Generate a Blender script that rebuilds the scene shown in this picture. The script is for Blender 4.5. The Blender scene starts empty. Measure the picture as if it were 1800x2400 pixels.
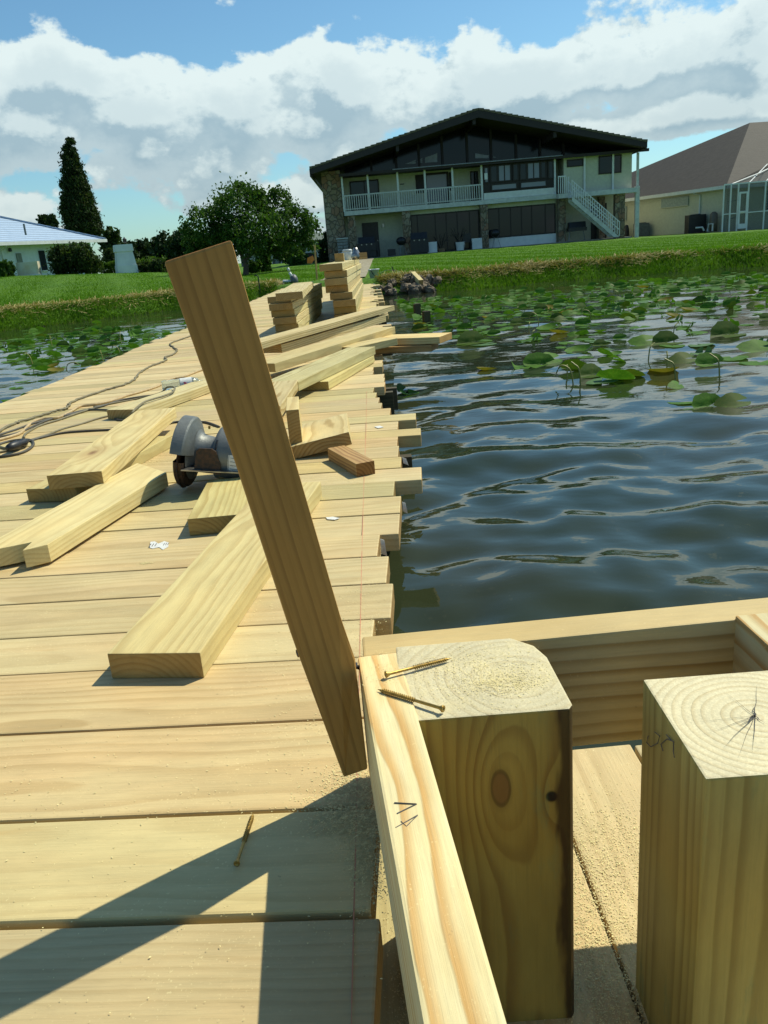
import bpy, bmesh, math, random
import numpy as np
from mathutils import Vector, Matrix
random.seed(7); RNG = np.random.default_rng(7)
sc = bpy.context.scene; COL = sc.collection
R = math.radians
WATER = 0.0; EYE = 0.76; DECK = 0.21; FRAME = 0.375; LOW = 0.022   # heights above the lake, metres

# ------------------------------------------------------------------ camera
AX = np.array([[0.99679791, 0.07947208, 0.00883822], [-0.01628812, 0.31001473, -0.95059222], [-0.07828552, 0.94740438, 0.31031649]])
cam = bpy.data.cameras.new("camera"); camo = bpy.data.objects.new("camera", cam); COL.objects.link(camo)
cam.sensor_fit = 'VERTICAL'; cam.sensor_height = 24; cam.lens = 24 * 1867 / 2400; cam.clip_start = .02; cam.clip_end = 3000
m4 = Matrix([list(AX[i]) + [0] for i in range(3)] + [[0, 0, 0, 1]]); m4.translation = Vector((0, 0, EYE))
camo.matrix_world = m4; sc.camera = camo
cam.dof.use_dof = False

# ------------------------------------------------------------------ sun and sky
SUNV = Vector((.62, .46, 1)).normalized()
el = math.asin(SUNV.z); az = math.atan2(SUNV.x, SUNV.y)
sl = bpy.data.lights.new("sun", 'SUN'); sl.energy = 5.0; sl.angle = R(.53); sl.color = (1, .955, .77)
so = bpy.data.objects.new("sun", sl); COL.objects.link(so); so.rotation_euler = SUNV.to_track_quat('Z', 'Y').to_euler()
so.location = (20, 15, 40)
sc.view_settings.view_transform = 'Standard'; sc.view_settings.look = 'None'; sc.view_settings.gamma = 1
sc.view_settings.exposure = 0.0

class NT:
    """small node writer"""
    def __init__(s, nt): s.t = nt; s.n = nt.nodes; s.l = nt.links
    def node(s, typ, **k):
        n = s.n.new(typ)
        for a, b in k.items(): setattr(n, a, b)
        return n
    def set(s, sock, v):
        if hasattr(v, 'is_output') or isinstance(v, bpy.types.NodeSocket): s.l.new(v, sock)
        else: sock.default_value = v
    def m(s, op, a, b=0.0, c=None, clamp=False):
        n = s.node('ShaderNodeMath', operation=op, use_clamp=clamp)
        s.set(n.inputs[0], a); s.set(n.inputs[1], b)
        if c is not None: s.set(n.inputs[2], c)
        return n.outputs[0]
    def vm(s, op, a, b=(0, 0, 0)):
        n = s.node('ShaderNodeVectorMath', operation=op); s.set(n.inputs[0], a); s.set(n.inputs[1], b); return n.outputs[0]
    def xyz(s, x, y, z):
        n = s.node('ShaderNodeCombineXYZ'); s.set(n.inputs[0], x); s.set(n.inputs[1], y); s.set(n.inputs[2], z); return n.outputs[0]
    def sep(s, v):
        n = s.node('ShaderNodeSeparateXYZ'); s.l.new(v, n.inputs[0]); return n.outputs
    def noise(s, v, scale, detail=4, rough=.55, dist=0.0):
        n = s.node('ShaderNodeTexNoise'); s.set(n.inputs['Vector'], v); n.inputs['Scale'].default_value = scale
        n.inputs['Detail'].default_value = detail; n.inputs['Roughness'].default_value = rough; n.inputs['Distortion'].default_value = dist
        return n.outputs['Fac']
    def ss(s, x, a, b, lo=0.0, hi=1.0):
        n = s.node('ShaderNodeMapRange', interpolation_type='SMOOTHSTEP'); s.set(n.inputs[0], x)
        for i, v in enumerate((a, b, lo, hi)): s.set(n.inputs[i + 1], v)
        return n.outputs[0]
    def mix(s, f, a, b, mode='MIX'):
        n = s.node('ShaderNodeMix', data_type='RGBA', blend_type=mode); s.set(n.inputs[0], f)
        for i, v in ((6, a), (7, b)):
            s.set(n.inputs[i], (*v, 1) if isinstance(v, tuple) and len(v) == 3 else v)
        return n.outputs[2]

def rayd(px, py):      # direction of a point of the 1659 px wide photo print
    v = np.array([px * 1800 / 1659 - 900, -(py * 1800 / 1659 - 1200), -1867.]); v = AX @ v
    return v / np.linalg.norm(v)
def gp(px, py, h):     # the point at height h (above the lake)
    r = rayd(px, py); r = r * ((h - EYE) / r[2]); return Vector((r[0], r[1], h))
def at(px, py, Y):     # the point at distance Y
    r = rayd(px, py); r = r * (Y / r[1]); return Vector((r[0], Y, r[2] + EYE))

w = bpy.data.worlds.new("World"); sc.world = w; w.use_nodes = True
W = NT(w.node_tree); bg = W.n['Background']; bg.inputs[1].default_value = .1
sky = W.node('ShaderNodeTexSky', sky_type='NISHITA'); sky.sun_disc = False; sky.sun_elevation = el; sky.sun_rotation = az
sky.air_density = 1.0; sky.dust_density = .6; sky.ozone_density = 1.3
gen = W.node('ShaderNodeTexCoord').outputs['Generated']
gx, gy, gz = W.sep(gen)
U = W.m('ARCTAN2', gx, gy); V = W.m('ARCSINE', gz)
blobs = [(85, 105, 115, 75, .42), (330, 200, 230, 75, .30), (660, 165, 260, 75, .30), (480, 300, 520, 100, .26), (60, 270, 200, 80, .22),
         (1040, 165, 180, 75, .36), (1500, 110, 200, 95, .45), (1250, 165, 160, 60, .32), (980, 235, 300, 40, .25), (1640, 60, 60, 60, .2),
         (450, 12, 75, 22, .36), (800, 35, 150, 20, .22), (1090, 60, 110, 22, .16), (1480, 262, 150, 26, .34), (1600, 235, 120, 24, .25),
         (400, 50, 210, 42, -.55), (1190, 60, 70, 55, -.25), (240, 60, 50, 60, -.35), (1310, 232, 120, 26, -.42), (600, 60, 200, 26, -.15),
         (1500, 350, 180, 50, -.26), (1230, 30, 130, 34, -.2), (300, 470, 380, 30, .10), (640, 420, 150, 40, .12), (40, 440, 90, 16, .2), (1250, 560, 300, 60, .1)]
bl = []
for (bx, by, rx, ry, ww) in blobs:
    d = rayd(bx, by); bl.append((math.atan2(d[0], d[1]), math.asin(d[2]), rx * .00066, ry * .00066, ww))
def density(u, v):
    vec = W.xyz(u, W.m('MULTIPLY', v, 1.45), 0.0)
    a = W.noise(vec, 9.0, 8, .60)
    b = W.noise(vec, 2.6, 2, .5)
    for n_ in (a.node, b.node): n_.noise_dimensions = '2D'
    vo = W.node('ShaderNodeTexVoronoi', feature='F1'); vo.voronoi_dimensions = '2D'
    vo.inputs['Scale'].default_value = 15.0; vo.inputs['Detail'].default_value = 2.0; vo.inputs['Roughness'].default_value = .55
    W.l.new(W.xyz(W.m('ADD', u, W.m('MULTIPLY', a, .05)), W.m('ADD', W.m('MULTIPLY', v, 1.35), W.m('MULTIPLY', b, .04)), 0.0), vo.inputs['Vector'])
    d = W.m('ADD', W.m('MULTIPLY', a, 1.40), W.m('MULTIPLY', b, .35))
    d = W.m('ADD', d, W.m('ADD', W.ss(v, .24, .17, .07, .225), W.m('MULTIPLY', vo.outputs['Distance'], -.24)))
    d = W.m('ADD', d, W.m('MULTIPLY', W.ss(v, .30, .55), W.m('ADD', -.34, W.m('MULTIPLY', W.m('COSINE', u), .34))))
    for (u0, v0, rx, ry, ww) in bl:
        q = W.m('ADD', W.m('POWER', W.m('MULTIPLY', W.m('SUBTRACT', u, u0), 1 / rx), 2.0), W.m('POWER', W.m('MULTIPLY', W.m('SUBTRACT', v, v0), 1 / ry), 2.0))
        d = W.m('ADD', d, W.m('MULTIPLY', W.m('EXPONENT', W.m('MULTIPLY', q, -1.0)), ww * 1.0))
    return d
D0 = density(U, V); D1 = density(W.m('ADD', U, .012), W.m('ADD', V, .022))
cover = W.ss(D0, .98, 1.14)
thick = W.ss(D0, 1.04, 1.75)
rim = W.ss(W.m('SUBTRACT', D0, D1), -.14, .20)
shade = W.m('ADD', W.m('MULTIPLY', thick, -.50), W.m('ADD', W.m('MULTIPLY', rim, .80), .36), clamp=True)
lowg = W.ss(V, 0.0, .20, 0.84, 1.06)
ccol = W.mix(shade, (3.7, 5.1, 5.8), (7.6, 8.7, 8.6))
ccol = W.mix(1.0, ccol, W.xyz(lowg, lowg, lowg), 'MULTIPLY')
skyc = W.mix(1.0, sky.outputs[0], (.78, 1.14, 1.22), 'MULTIPLY')
W.l.new(W.mix(W.m('MULTIPLY', cover, .95), skyc, ccol), bg.inputs[0])

# ------------------------------------------------------------------ materials
MATS = {}
def newmat(name, rough=.6, metal=0.0, spec=.5):
    m = bpy.data.materials.new(name); m.use_nodes = True; N = NT(m.node_tree)
    b = N.n['Principled BSDF']; b.inputs['Roughness'].default_value = rough; b.inputs['Metallic'].default_value = metal
    b.inputs['Specular IOR Level'].default_value = spec
    return m, N, b
def bump(N, b, h, dist, strength=1.0):
    n = N.node('ShaderNodeBump'); n.inputs['Distance'].default_value = dist; n.inputs['Strength'].default_value = strength
    N.l.new(h, n.inputs['Height']); N.l.new(n.outputs[0], b.inputs['Normal'])
def simple(name, col, rough=.6, metal=0.0, var=.15, scale=6.0, spec=.5, bmp=0.0, col2=None):
    if name in MATS: return MATS[name]
    m, N, b = newmat(name, rough, metal, spec)
    co = N.node('ShaderNodeTexCoord').outputs['Object']
    f = N.noise(co, scale, 6, .6)
    c2 = col2 or tuple(c * (1 - var * 2) for c in col)
    N.l.new(N.mix(N.ss(f, .35, .68), c2, col), b.inputs['Base Color'])
    if bmp: bump(N, b, N.noise(co, scale * 6, 4), bmp)
    MATS[name] = m; return m

def wood(name, early, late, tint, freq=130., pith=None, knots=.6, warp=.022, dust=0.0, dark=None, green=0.0, rough=.62, contrast=1.0, kn=(), streak=None):
    """solid wood: growth rings round a pith line that runs along local X"""
    m, N, b = newmat(name, rough, 0, .25)
    tc = N.node('ShaderNodeTexCoord'); co = tc.outputs['Object']
    oi = N.node('ShaderNodeObjectInfo'); rnd = oi.outputs['Random']
    r2 = N.m('FRACT', N.m('MULTIPLY', rnd, 37.17)); r3 = N.m('FRACT', N.m('MULTIPLY', rnd, 91.7)); r4 = N.m('FRACT', N.m('MULTIPLY', rnd, 213.3))
    x, y, z = N.sep(co)
    xo = N.m('ADD', x, N.m('MULTIPLY', rnd, 43.0))
    lowv = N.xyz(N.m('MULTIPLY', xo, 1.1), N.m('MULTIPLY', y, 3.0), N.m('MULTIPLY', z, 3.0))
    n1 = N.m('SUBTRACT', N.noise(lowv, 1.6, 2, .45), .5)
    n2 = N.m('SUBTRACT', N.noise(N.xyz(N.m('MULTIPLY', xo, 2.6), N.m('MULTIPLY', y, 9.0), N.m('MULTIPLY', z, 9.0)), 2.4, 3, .5), .5)
    if pith: y0, z0 = pith
    else:
        y0 = N.m('MULTIPLY', N.m('SUBTRACT', r2, .5), .17); z0 = N.m('SUBTRACT', -.012, N.m('MULTIPLY', r3, .10))
    kv = N.xyz(N.m('MULTIPLY', xo, 2.3), N.m('ADD', N.m('MULTIPLY', y, 6.0), N.m('MULTIPLY', r4, 9.0)), N.m('MULTIPLY', z, 3.0))
    vo = N.node('ShaderNodeTexVoronoi'); vo.inputs['Scale'].default_value = 1.0; N.l.new(kv, vo.inputs['Vector'])
    gate = N.m('LESS_THAN', N.sep(vo.outputs['Color'])[0], knots * .5)
    kd = vo.outputs['Distance']
    kg = N.m('MULTIPLY', N.m('EXPONENT', N.m('MULTIPLY', N.m('POWER', N.m('MULTIPLY', kd, 4.5), 2.0), -1.0)), gate)
    dy = N.m('SUBTRACT', y, y0); dz = N.m('SUBTRACT', z, z0)
    rr = N.m('SQRT', N.m('ADD', N.m('MULTIPLY', dy, dy), N.m('MULTIPLY', dz, dz)))
    rr = N.m('ADD', rr, N.m('MULTIPLY', n1, warp * 2)); rr = N.m('ADD', rr, N.m('MULTIPLY', n2, warp * .30)); rr = N.m('ADD', rr, N.m('MULTIPLY', kg, .026))
    kms = []
    for (kx, ky, rx_, ry_, sx, sy, A_, kc) in kn:
        ex, ey = N.m('SUBTRACT', x, kx), N.m('SUBTRACT', y, ky)
        q1_ = N.m('ADD', N.m('POWER', N.m('DIVIDE', ex, sx), 2.0), N.m('POWER', N.m('DIVIDE', ey, sy), 2.0))
        rr = N.m('ADD', rr, N.m('MULTIPLY', N.m('EXPONENT', N.m('MULTIPLY', q1_, -1.0)), A_))
        q2_ = N.m('SQRT', N.m('ADD', N.m('POWER', N.m('DIVIDE', N.m('ADD', ex, N.m('MULTIPLY', n2, .01)), rx_), 2.0), N.m('POWER', N.m('DIVIDE', ey, ry_), 2.0)))
        kms.append((q2_, kc))
    ringw = N.m('MULTIPLY', rr, freq)
    ring = N.m('FRACT', ringw)
    late_f = N.m('MULTIPLY', N.ss(ring, .30, .86), N.ss(ring, .995, .88))
    rid = N.m('FLOOR', ringw)
    wn = N.node('ShaderNodeTexWhiteNoise', noise_dimensions='1D'); N.l.new(rid, wn.inputs['W'])
    late_f = N.m('MULTIPLY', late_f, N.m('ADD', .35, N.m('MULTIPLY', wn.outputs['Value'], .65)))
    late_f = N.m('MULTIPLY', late_f, N.m('MULTIPLY', contrast, N.m('ADD', .55, N.m('MULTIPLY', r4, .65))))
    fib = N.noise(N.xyz(N.m('MULTIPLY', xo, 11.0), N.m('MULTIPLY', y, 330.0), N.m('MULTIPLY', z, 330.0)), 1.0, 5, .68)
    big = N.noise(N.xyz(N.m('MULTIPLY', xo, 2.0), N.m('MULTIPLY', y, 7.0), N.m('MULTIPLY', z, 7.0)), 1.3, 4, .6)
    ecol = N.mix(N.ss(big, .35, .70), early, tint)
    ecol = N.mix(N.m('MULTIPLY', r2, .55), ecol, tuple(c * k for c, k in zip(early, (.90, .80, .66))))
    c = N.mix(late_f, ecol, late)
    c = N.mix(N.m('MULTIPLY', N.ss(fib, .42, .8), .30), c, tuple(k * .55 for k in early))
    c = N.mix(N.m('MULTIPLY', N.ss(kd, .115, .055), gate), c, (.17, .085, .035))
    c = N.mix(N.m('MULTIPLY', N.m('MULTIPLY', N.ss(kd, .30, .10), gate), .35), c, (.36, .19, .07))
    for q2_, kc in kms:
        c = N.mix(N.m('MULTIPLY', N.ss(q2_, 1.7, 1.0), .30), c, tuple(k * .45 for k in kc)); c = N.mix(N.ss(q2_, 1.12, .85), c, kc)
        c = N.mix(N.m('MULTIPLY', N.m('MULTIPLY', N.ss(q2_, 1.25, 1.08), N.ss(q2_, .8, 1.0)), .6), c, tuple(k * .4 for k in kc))
    if streak:
        sk_ = N.noise(N.xyz(N.m('MULTIPLY', xo, 7.0), N.m('MULTIPLY', y, 30.0), 0.0), 1.2, 3, .6)
        c = N.mix(N.m('MULTIPLY', N.ss(N.m('ADD', y, N.m('MULTIPLY', N.m('SUBTRACT', sk_, .5), .035)), streak - .004, streak + .004), .85), c, (.045, .022, .010))
    if green:
        g = N.ss(N.noise(N.xyz(N.m('MULTIPLY', xo, 5.0), N.m('MULTIPLY', y, 22.0), N.m('MULTIPLY', z, 22.0)), 1.5, 5, .7), .56, .76)
        c = N.mix(N.m('MULTIPLY', g, green), c, (.12, .24, .13))
    stain = N.ss(N.noise(N.xyz(N.m('MULTIPLY', xo, 3.3), N.m('MULTIPLY', y, 16.0), z), 1.7, 3, .5), .68, .80)
    c = N.mix(N.m('MULTIPLY', stain, .35), c, (.50, .27, .075))
    if dust:
        sp = N.ss(N.noise(co, 330.0, 2, .6), .63, .70); sp2 = N.ss(N.noise(co, 7.0, 4, .6), .40, .65)
        c = N.mix(N.m('MULTIPLY', N.m('MULTIPLY', sp, sp2), dust), c, (.80, .68, .36))
        sp = N.ss(N.noise(co, 120.0, 2, .6), .74, .77)
        c = N.mix(N.m('MULTIPLY', sp, dust * .6), c, (.16, .10, .05))
    nx = N.m('ABSOLUTE', N.sep(tc.outputs['Normal'])[0])
    if 'post pine' in name:
        spk = N.ss(N.noise(co, 420.0, 3, .7), .35, .75, .86, 1.06)
        ecc = N.mix(N.m('MULTIPLY', late_f, .62), (.68, .60, .38), (.46, .35, .17)); ecc = N.mix(N.ss(N.noise(co, 28.0, 4, .6), .45, .7), ecc, (.72, .62, .36)) if name.startswith('green') else ecc
        c = N.mix(N.ss(nx, .8, .95), c, N.mix(1.0, ecc, N.xyz(spk, spk, spk), 'MULTIPLY'))
    c = N.mix(N.m('MULTIPLY', N.ss(nx, .8, .95), .85 if not (name.startswith('treated') or name.startswith('green')) else .0), c, N.mix(1.0, c, (.56, .42, .27), 'MULTIPLY'))  # board ends darker: real end grain, deepened with painted shade
    c = N.mix(N.m('MULTIPLY', N.ss(r4, .62, .95), .4), c, N.mix(1.0, c, (1.06, .92, .80), 'MULTIPLY'))
    c = N.mix(N.m('MULTIPLY', N.ss(r2, .6, .9), .5), c, N.mix(1.0, c, (.90, 1.04, .92), 'MULTIPLY'))
    mot = N.noise(N.xyz(N.m('MULTIPLY', xo, 5.0), N.m('MULTIPLY', y, 14.0), N.m('MULTIPLY', z, 14.0)), 1.4, 6, .65); mt2 = N.ss(mot, .25, .75, .88, 1.08)
    c = N.mix(1.0, c, N.xyz(mt2, mt2, mt2), 'MULTIPLY')
    val = N.m('ADD', .84, N.m('MULTIPLY', r3, .27)); c = N.mix(1.0, c, N.xyz(val, val, val), 'MULTIPLY')
    if dark: c = N.mix(1.0, c, dark, 'MULTIPLY')
    N.l.new(c, b.inputs['Base Color'])
    h = N.m('ADD', N.m('MULTIPLY', late_f, .5), fib)
    bump(N, b, h, .0007, .8)
    return m
DK = ((.61, .50, .265), (.44, .31, .135), (.62, .465, .24))
M_DECK = wood('decking pine', DK[0], DK[1], DK[2], dust=.6, knots=.36, contrast=.62, freq=95)
M_LOOSE = wood('fresh cut pine', (.70, .59, .29), (.46, .31, .11), (.67, .53, .24), freq=105, knots=.5, dust=.35, contrast=.75)
M_STACK = wood('stacked pine', (.65, .57, .31), (.40, .29, .11), (.60, .50, .25), freq=95, knots=.3)
M_STAKE = wood('orange stake pine', (.53, .30, .085), (.22, .105, .03), (.48, .26, .07), freq=120, pith=(-.16, .004), knots=.10, warp=.008, rough=.7, contrast=.85)
KP = at((750 + 662 * .633) / 1.085, (1380 + 755 * .633) / 1.085, .590)
M_POST = wood('green tinted post pine', (.42, .315, .08), (.23, .13, .03), (.36, .24, .055), freq=100, pith=(.035, -.012), knots=.05, warp=.026, green=.4, streak=.061, kn=((KP.z - (FRAME + .001) + FRAME + .001 + .9, KP.x - .066, .017, .0078, .060, .026, -.030, (.24, .135, .04)), (KP.z + .9 - .012, KP.x - .066 + .045, .005, .0045, .03, .012, .012, (.02, .012, .008))))
M_POST2 = wood('treated post pine', (.50, .42, .14), (.28, .20, .055), (.43, .345, .11), freq=135, pith=(.0, .0), knots=.1, warp=.009, green=.6)
M_RAIL = wood('streaked board pine', (.70, .66, .42), (.54, .33, .11), (.67, .55, .26), freq=58, pith=(-.055, .075), knots=.12, warp=.045, green=.10, dust=.4, contrast=.95)
M_ENDB = wood('back board pine', (.72, .61, .33), (.40, .26, .085), (.66, .53, .25), freq=66, pith=(.0, -.22), knots=.0, warp=.014, dust=.3, contrast=.8, kn=((.60, -.018, .030, .020, .09, .05, .034, (.22, .12, .035)),))
M_BLOCK = wood('reddish offcut pine', (.52, .34, .14), (.28, .14, .05), (.48, .29, .11), freq=120, pith=(.03, -.03), knots=.2)
M_GREY = wood('dark wet timber', (.10, .085, .05), (.05, .04, .02), (.08, .07, .035), knots=.4)

def leafmat(name, c1, c2, c3, scale=1.2, trans=.35, fs=9):
    m = bpy.data.materials.new(name); m.use_nodes = True; N = NT(m.node_tree)
    b = N.n['Principled BSDF']; b.inputs['Roughness'].default_value = .6; b.inputs['Specular IOR Level'].default_value = .12
    co = N.node('ShaderNodeTexCoord').outputs['Object']
    c = N.mix(N.ss(N.noise(co, scale, 3), .35, .65), c1, c2); c = N.mix(N.ss(N.noise(co, fs, 2), .55, .75), c, c3)
    N.l.new(c, b.inputs['Base Color'])
    t = N.node('ShaderNodeBsdfTranslucent'); N.l.new(N.mix(1.0, c, (1.1, 1.2, .5), 'MULTIPLY'), t.inputs[0])
    mx = N.node('ShaderNodeMixShader'); mx.inputs[0].default_value = trans
    N.l.new(b.outputs[0], mx.inputs[1]); N.l.new(t.outputs[0], mx.inputs[2]); N.l.new(mx.outputs[0], N.n['Material Output'].inputs[0])
    return m
M_LEAF = leafmat('citrus leaves', (.034, .075, .016), (.060, .125, .022), (.11, .19, .04))
M_CYP = leafmat('cypress foliage', (.024, .045, .014), (.038, .065, .018), (.085, .075, .03), 1.0, .25, 3)
M_FAR = leafmat('distant foliage', (.022, .042, .016), (.035, .062, .02), (.05, .085, .028), .3, .2, 2)
M_BUSH = leafmat('bush leaves', (.022, .045, .014), (.05, .08, .02), (.085, .09, .035), 1.6)
M_HEDGE = leafmat('hedge leaves', (.05, .11, .015), (.10, .17, .02), (.14, .20, .03), 2.0)
M_PAD = leafmat('lily pad green', (.050, .140, .014), (.085, .20, .022), (.13, .20, .025), 2.0, .30, 14)
M_PADL = leafmat('pale lily pad', (.07, .15, .05), (.10, .19, .07), (.15, .23, .11), 2.0, .2, 14)
M_PADY = leafmat('yellowed lily pad', (.20, .17, .03), (.14, .15, .02), (.22, .11, .02), 2.0, .3, 14)
M_PADB = leafmat('shaded lily pad', (.045, .10, .013), (.075, .12, .018), (.11, .12, .022), 2.0, .3, 14)  # olive-brown copy of the pad green, shade put into its colour
M_BLADE = leafmat('lawn blades', (.080, .185, .008), (.115, .235, .012), (.16, .27, .02), .8, .4, 30)
M_BANK = leafmat('bank weeds', (.055, .14, .010), (.095, .20, .014), (.16, .20, .03), 1.5, .4, 30)
M_HAY = leafmat('dead reeds', (.40, .34, .13), (.26, .21, .07), (.52, .47, .22), 3.0, .15, 30)
M_BARK = simple('bark', (.12, .095, .065), .9, bmp=.01, scale=9)
M_WHITE = simple('white paint', (.72, .74, .72), .55, var=.06, scale=3)
M_CREAM = simple('cream stucco', (.57, .57, .44), .8, var=.05, scale=8, bmp=.004)
M_MINT = simple('weathered white wood', (.60, .63, .59), .7, var=.10, scale=5)
M_DARK = simple('dark brown paint', (.022, .014, .011), .6, var=.1)
M_BLACK = simple('black plastic', (.018, .018, .02), .45)
M_SLATE = simple('grey metal', (.24, .26, .27), .45, metal=.5)
M_SOFF = simple('soffit', (.05, .035, .025), .8)
M_DOOR = simple('dark door', (.03, .02, .018), .5)
def glass(name, col, rough=.04, spec=.5):
    m, N, b = newmat(name, rough, 0, spec); b.inputs['Base Color'].default_value = (*col, 1)
    return m
M_GLASS = glass('dark window glass', (.014, .018, .021), .05, .3); M_GLASS2 = glass('curtained window glass', (.16, .19, .23), .12)
M_GLASS3 = glass('gable glass', (.008, .010, .013), .10, .28)
def stone():
    m, N, b = newmat('field stone', .85)
    co = N.node('ShaderNodeTexCoord').outputs['Object']
    co = N.vm('ADD', co, N.vm('MULTIPLY', N.node('ShaderNodeTexNoise').outputs['Color'], (.3, .3, .3)))
    v = N.node('ShaderNodeTexVoronoi'); v.inputs['Scale'].default_value = 3.4; N.l.new(co, v.inputs['Vector'])
    e = N.node('ShaderNodeTexVoronoi', feature='DISTANCE_TO_EDGE'); e.inputs['Scale'].default_value = 3.4; N.l.new(co, e.inputs['Vector'])
    c = N.mix(N.sep(v.outputs['Color'])[0], (.22, .165, .10), (.31, .26, .185)); c = N.mix(N.ss(N.sep(v.outputs['Color'])[1], .6, .9), c, (.26, .15, .09))
    c = N.mix(N.ss(e.outputs['Distance'], .06, .0), c, (.10, .085, .06)); N.l.new(c, b.inputs['Base Color'])
    bump(N, b, N.ss(e.outputs['Distance'], .0, .1), .04); return m
M_STONE = stone()
def tiles(name, ca, cb, axis, pitch, depth=.04, rough=.8):
    m, N, b = newmat(name, rough)
    co = N.node('ShaderNodeTexCoord').outputs['Object']; s = N.sep(co)
    lw_ = (.40, .12) if 'blue' in name else (.16, .02)
    saw = N.m('FRACT', N.m('MULTIPLY', s[axis], 1 / pitch))
    n = N.noise(co, 3.0, 5, .6); n2 = N.noise(co, 22.0, 2, .6)
    c = N.mix(N.ss(n, .3, .7), ca, cb); c = N.mix(N.m('MULTIPLY', N.ss(n2, .45, .7), .5), c, tuple(k * .6 for k in ca))
    c = N.mix(N.m('MULTIPLY', N.ss(saw, *lw_), .75), c, tuple(k * .30 for k in ca))
    N.l.new(c, b.inputs['Base Color']); bump(N, b, saw, depth); return m
M_SHINGLE = tiles('brown shingles', (.026, .022, .017), (.042, .036, .028), 2, .14, .02)
M_TILE = tiles('brown flat tiles', (.13, .105, .07), (.17, .145, .10), 0, .32, .05)
M_BLUE = tiles('pale blue roof tiles', (.30, .42, .58), (.36, .48, .64), 2, .135, .05, .6)

# water
m, N, b = newmat('lake water', .02); b.inputs['Base Color'].default_value = (.010, .017, .009, 1); b.inputs['IOR'].default_value = 1.333
co = N.node('ShaderNodeTexCoord').outputs['Object']
xx, yy, zz = N.sep(co)
N.l.new(N.mix(N.ss(N.noise(co, .8, 3), .35, .7), (.018, .029, .014), (.032, .036, .016)), b.inputs['Base Color'])
bump(N, b, N.m('ADD', N.noise(N.xyz(N.m('MULTIPLY', xx, .6), yy, zz), 9.0, 2, .45), N.m('MULTIPLY', N.noise(N.xyz(N.m('MULTIPLY', xx, .7), yy, zz), 38.0, 2, .5), .16)), .006, .45)
M_WATER = m
# terrain
m, N, b = newmat('lawn ground', .9, 0, .2)
co = N.node('ShaderNodeTexCoord').outputs['Object']; x, y, z = N.sep(co)
c = N.mix(N.ss(N.noise(co, .35, 4), .35, .65), (.085, .195, .010), (.120, .245, .012))
c = N.mix(N.ss(N.noise(co, 9.0, 5, .7), .4, .7), c, (.036, .095, .010)); c = N.mix(N.ss(N.noise(co, 55.0, 3, .7), .56, .72), c, (.11, .21, .03))
c = N.mix(N.ss(z, .05, .0), c, (.05, .045, .02))
N.l.new(c, b.inputs['Base Color']); bump(N, b, N.noise(co, 30.0, 4, .7), .05)
M_GROUND = m
m, N, b = newmat('sandy path', .9); co = N.node('ShaderNodeTexCoord').outputs['Object']
N.l.new(N.mix(N.ss(N.noise(co, 5.0, 5, .7), .4, .6), (.20, .17, .10), (.34, .30, .20)), b.inputs['Base Color']); M_SAND = m
M_DUST = simple('sawdust', (.86, .74, .36), .95, var=.2, scale=200)
M_GOLD = simple('yellow zinc', (.46, .30, .08), .45, metal=.8, var=.15, scale=300)
M_ALU = simple('cast magnesium', (.17, .18, .17), .50, metal=.35, var=.10, scale=25, bmp=.0006)
M_STEEL = simple('worn steel', (.45, .43, .40), .35, metal=.9, var=.25, scale=60)
M_GRIME = simple('grimy guard', (.022, .018, .014), .6, metal=.2, var=.3, scale=120, col2=(.075, .036, .018))
M_RED = simple('red chalk', (.60, .26, .15), .9, var=.1)
M_PVC = simple('white pvc', (.68, .72, .70), .35)
M_CORDK = simple('dark cord', (.075, .068, .05), .6, scale=80)
M_CORDT = simple('tan cord', (.55, .40, .20), .6, scale=80)
M_CORDO = simple('olive cord', (.20, .17, .09), .6, scale=80)
M_PAPER = simple('paper tag', (.72, .72, .68), .7, scale=200, var=.1)
M_INK = simple('ink', (.15, .14, .13), .8)
M_ROCK = simple('rock', (.26, .20, .13), .9, scale=7, bmp=.03, var=.3)
M_ORANGE = simple('orange paint', (.65, .22, .03), .7)
M_TERRA = simple('terracotta', (.40, .15, .06), .8)
m, N, b = newmat('screen mesh', .8); b.inputs['Base Color'].default_value = (.10, .12, .12, 1); b.inputs['Alpha'].default_value = .38; M_SCREEN = m
m, N, b = newmat('clear plastic', .08); b.inputs['Base Color'].default_value = (.75, .85, .83, 1); b.inputs['Transmission Weight'].default_value = .85; M_CLEAR = m

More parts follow.
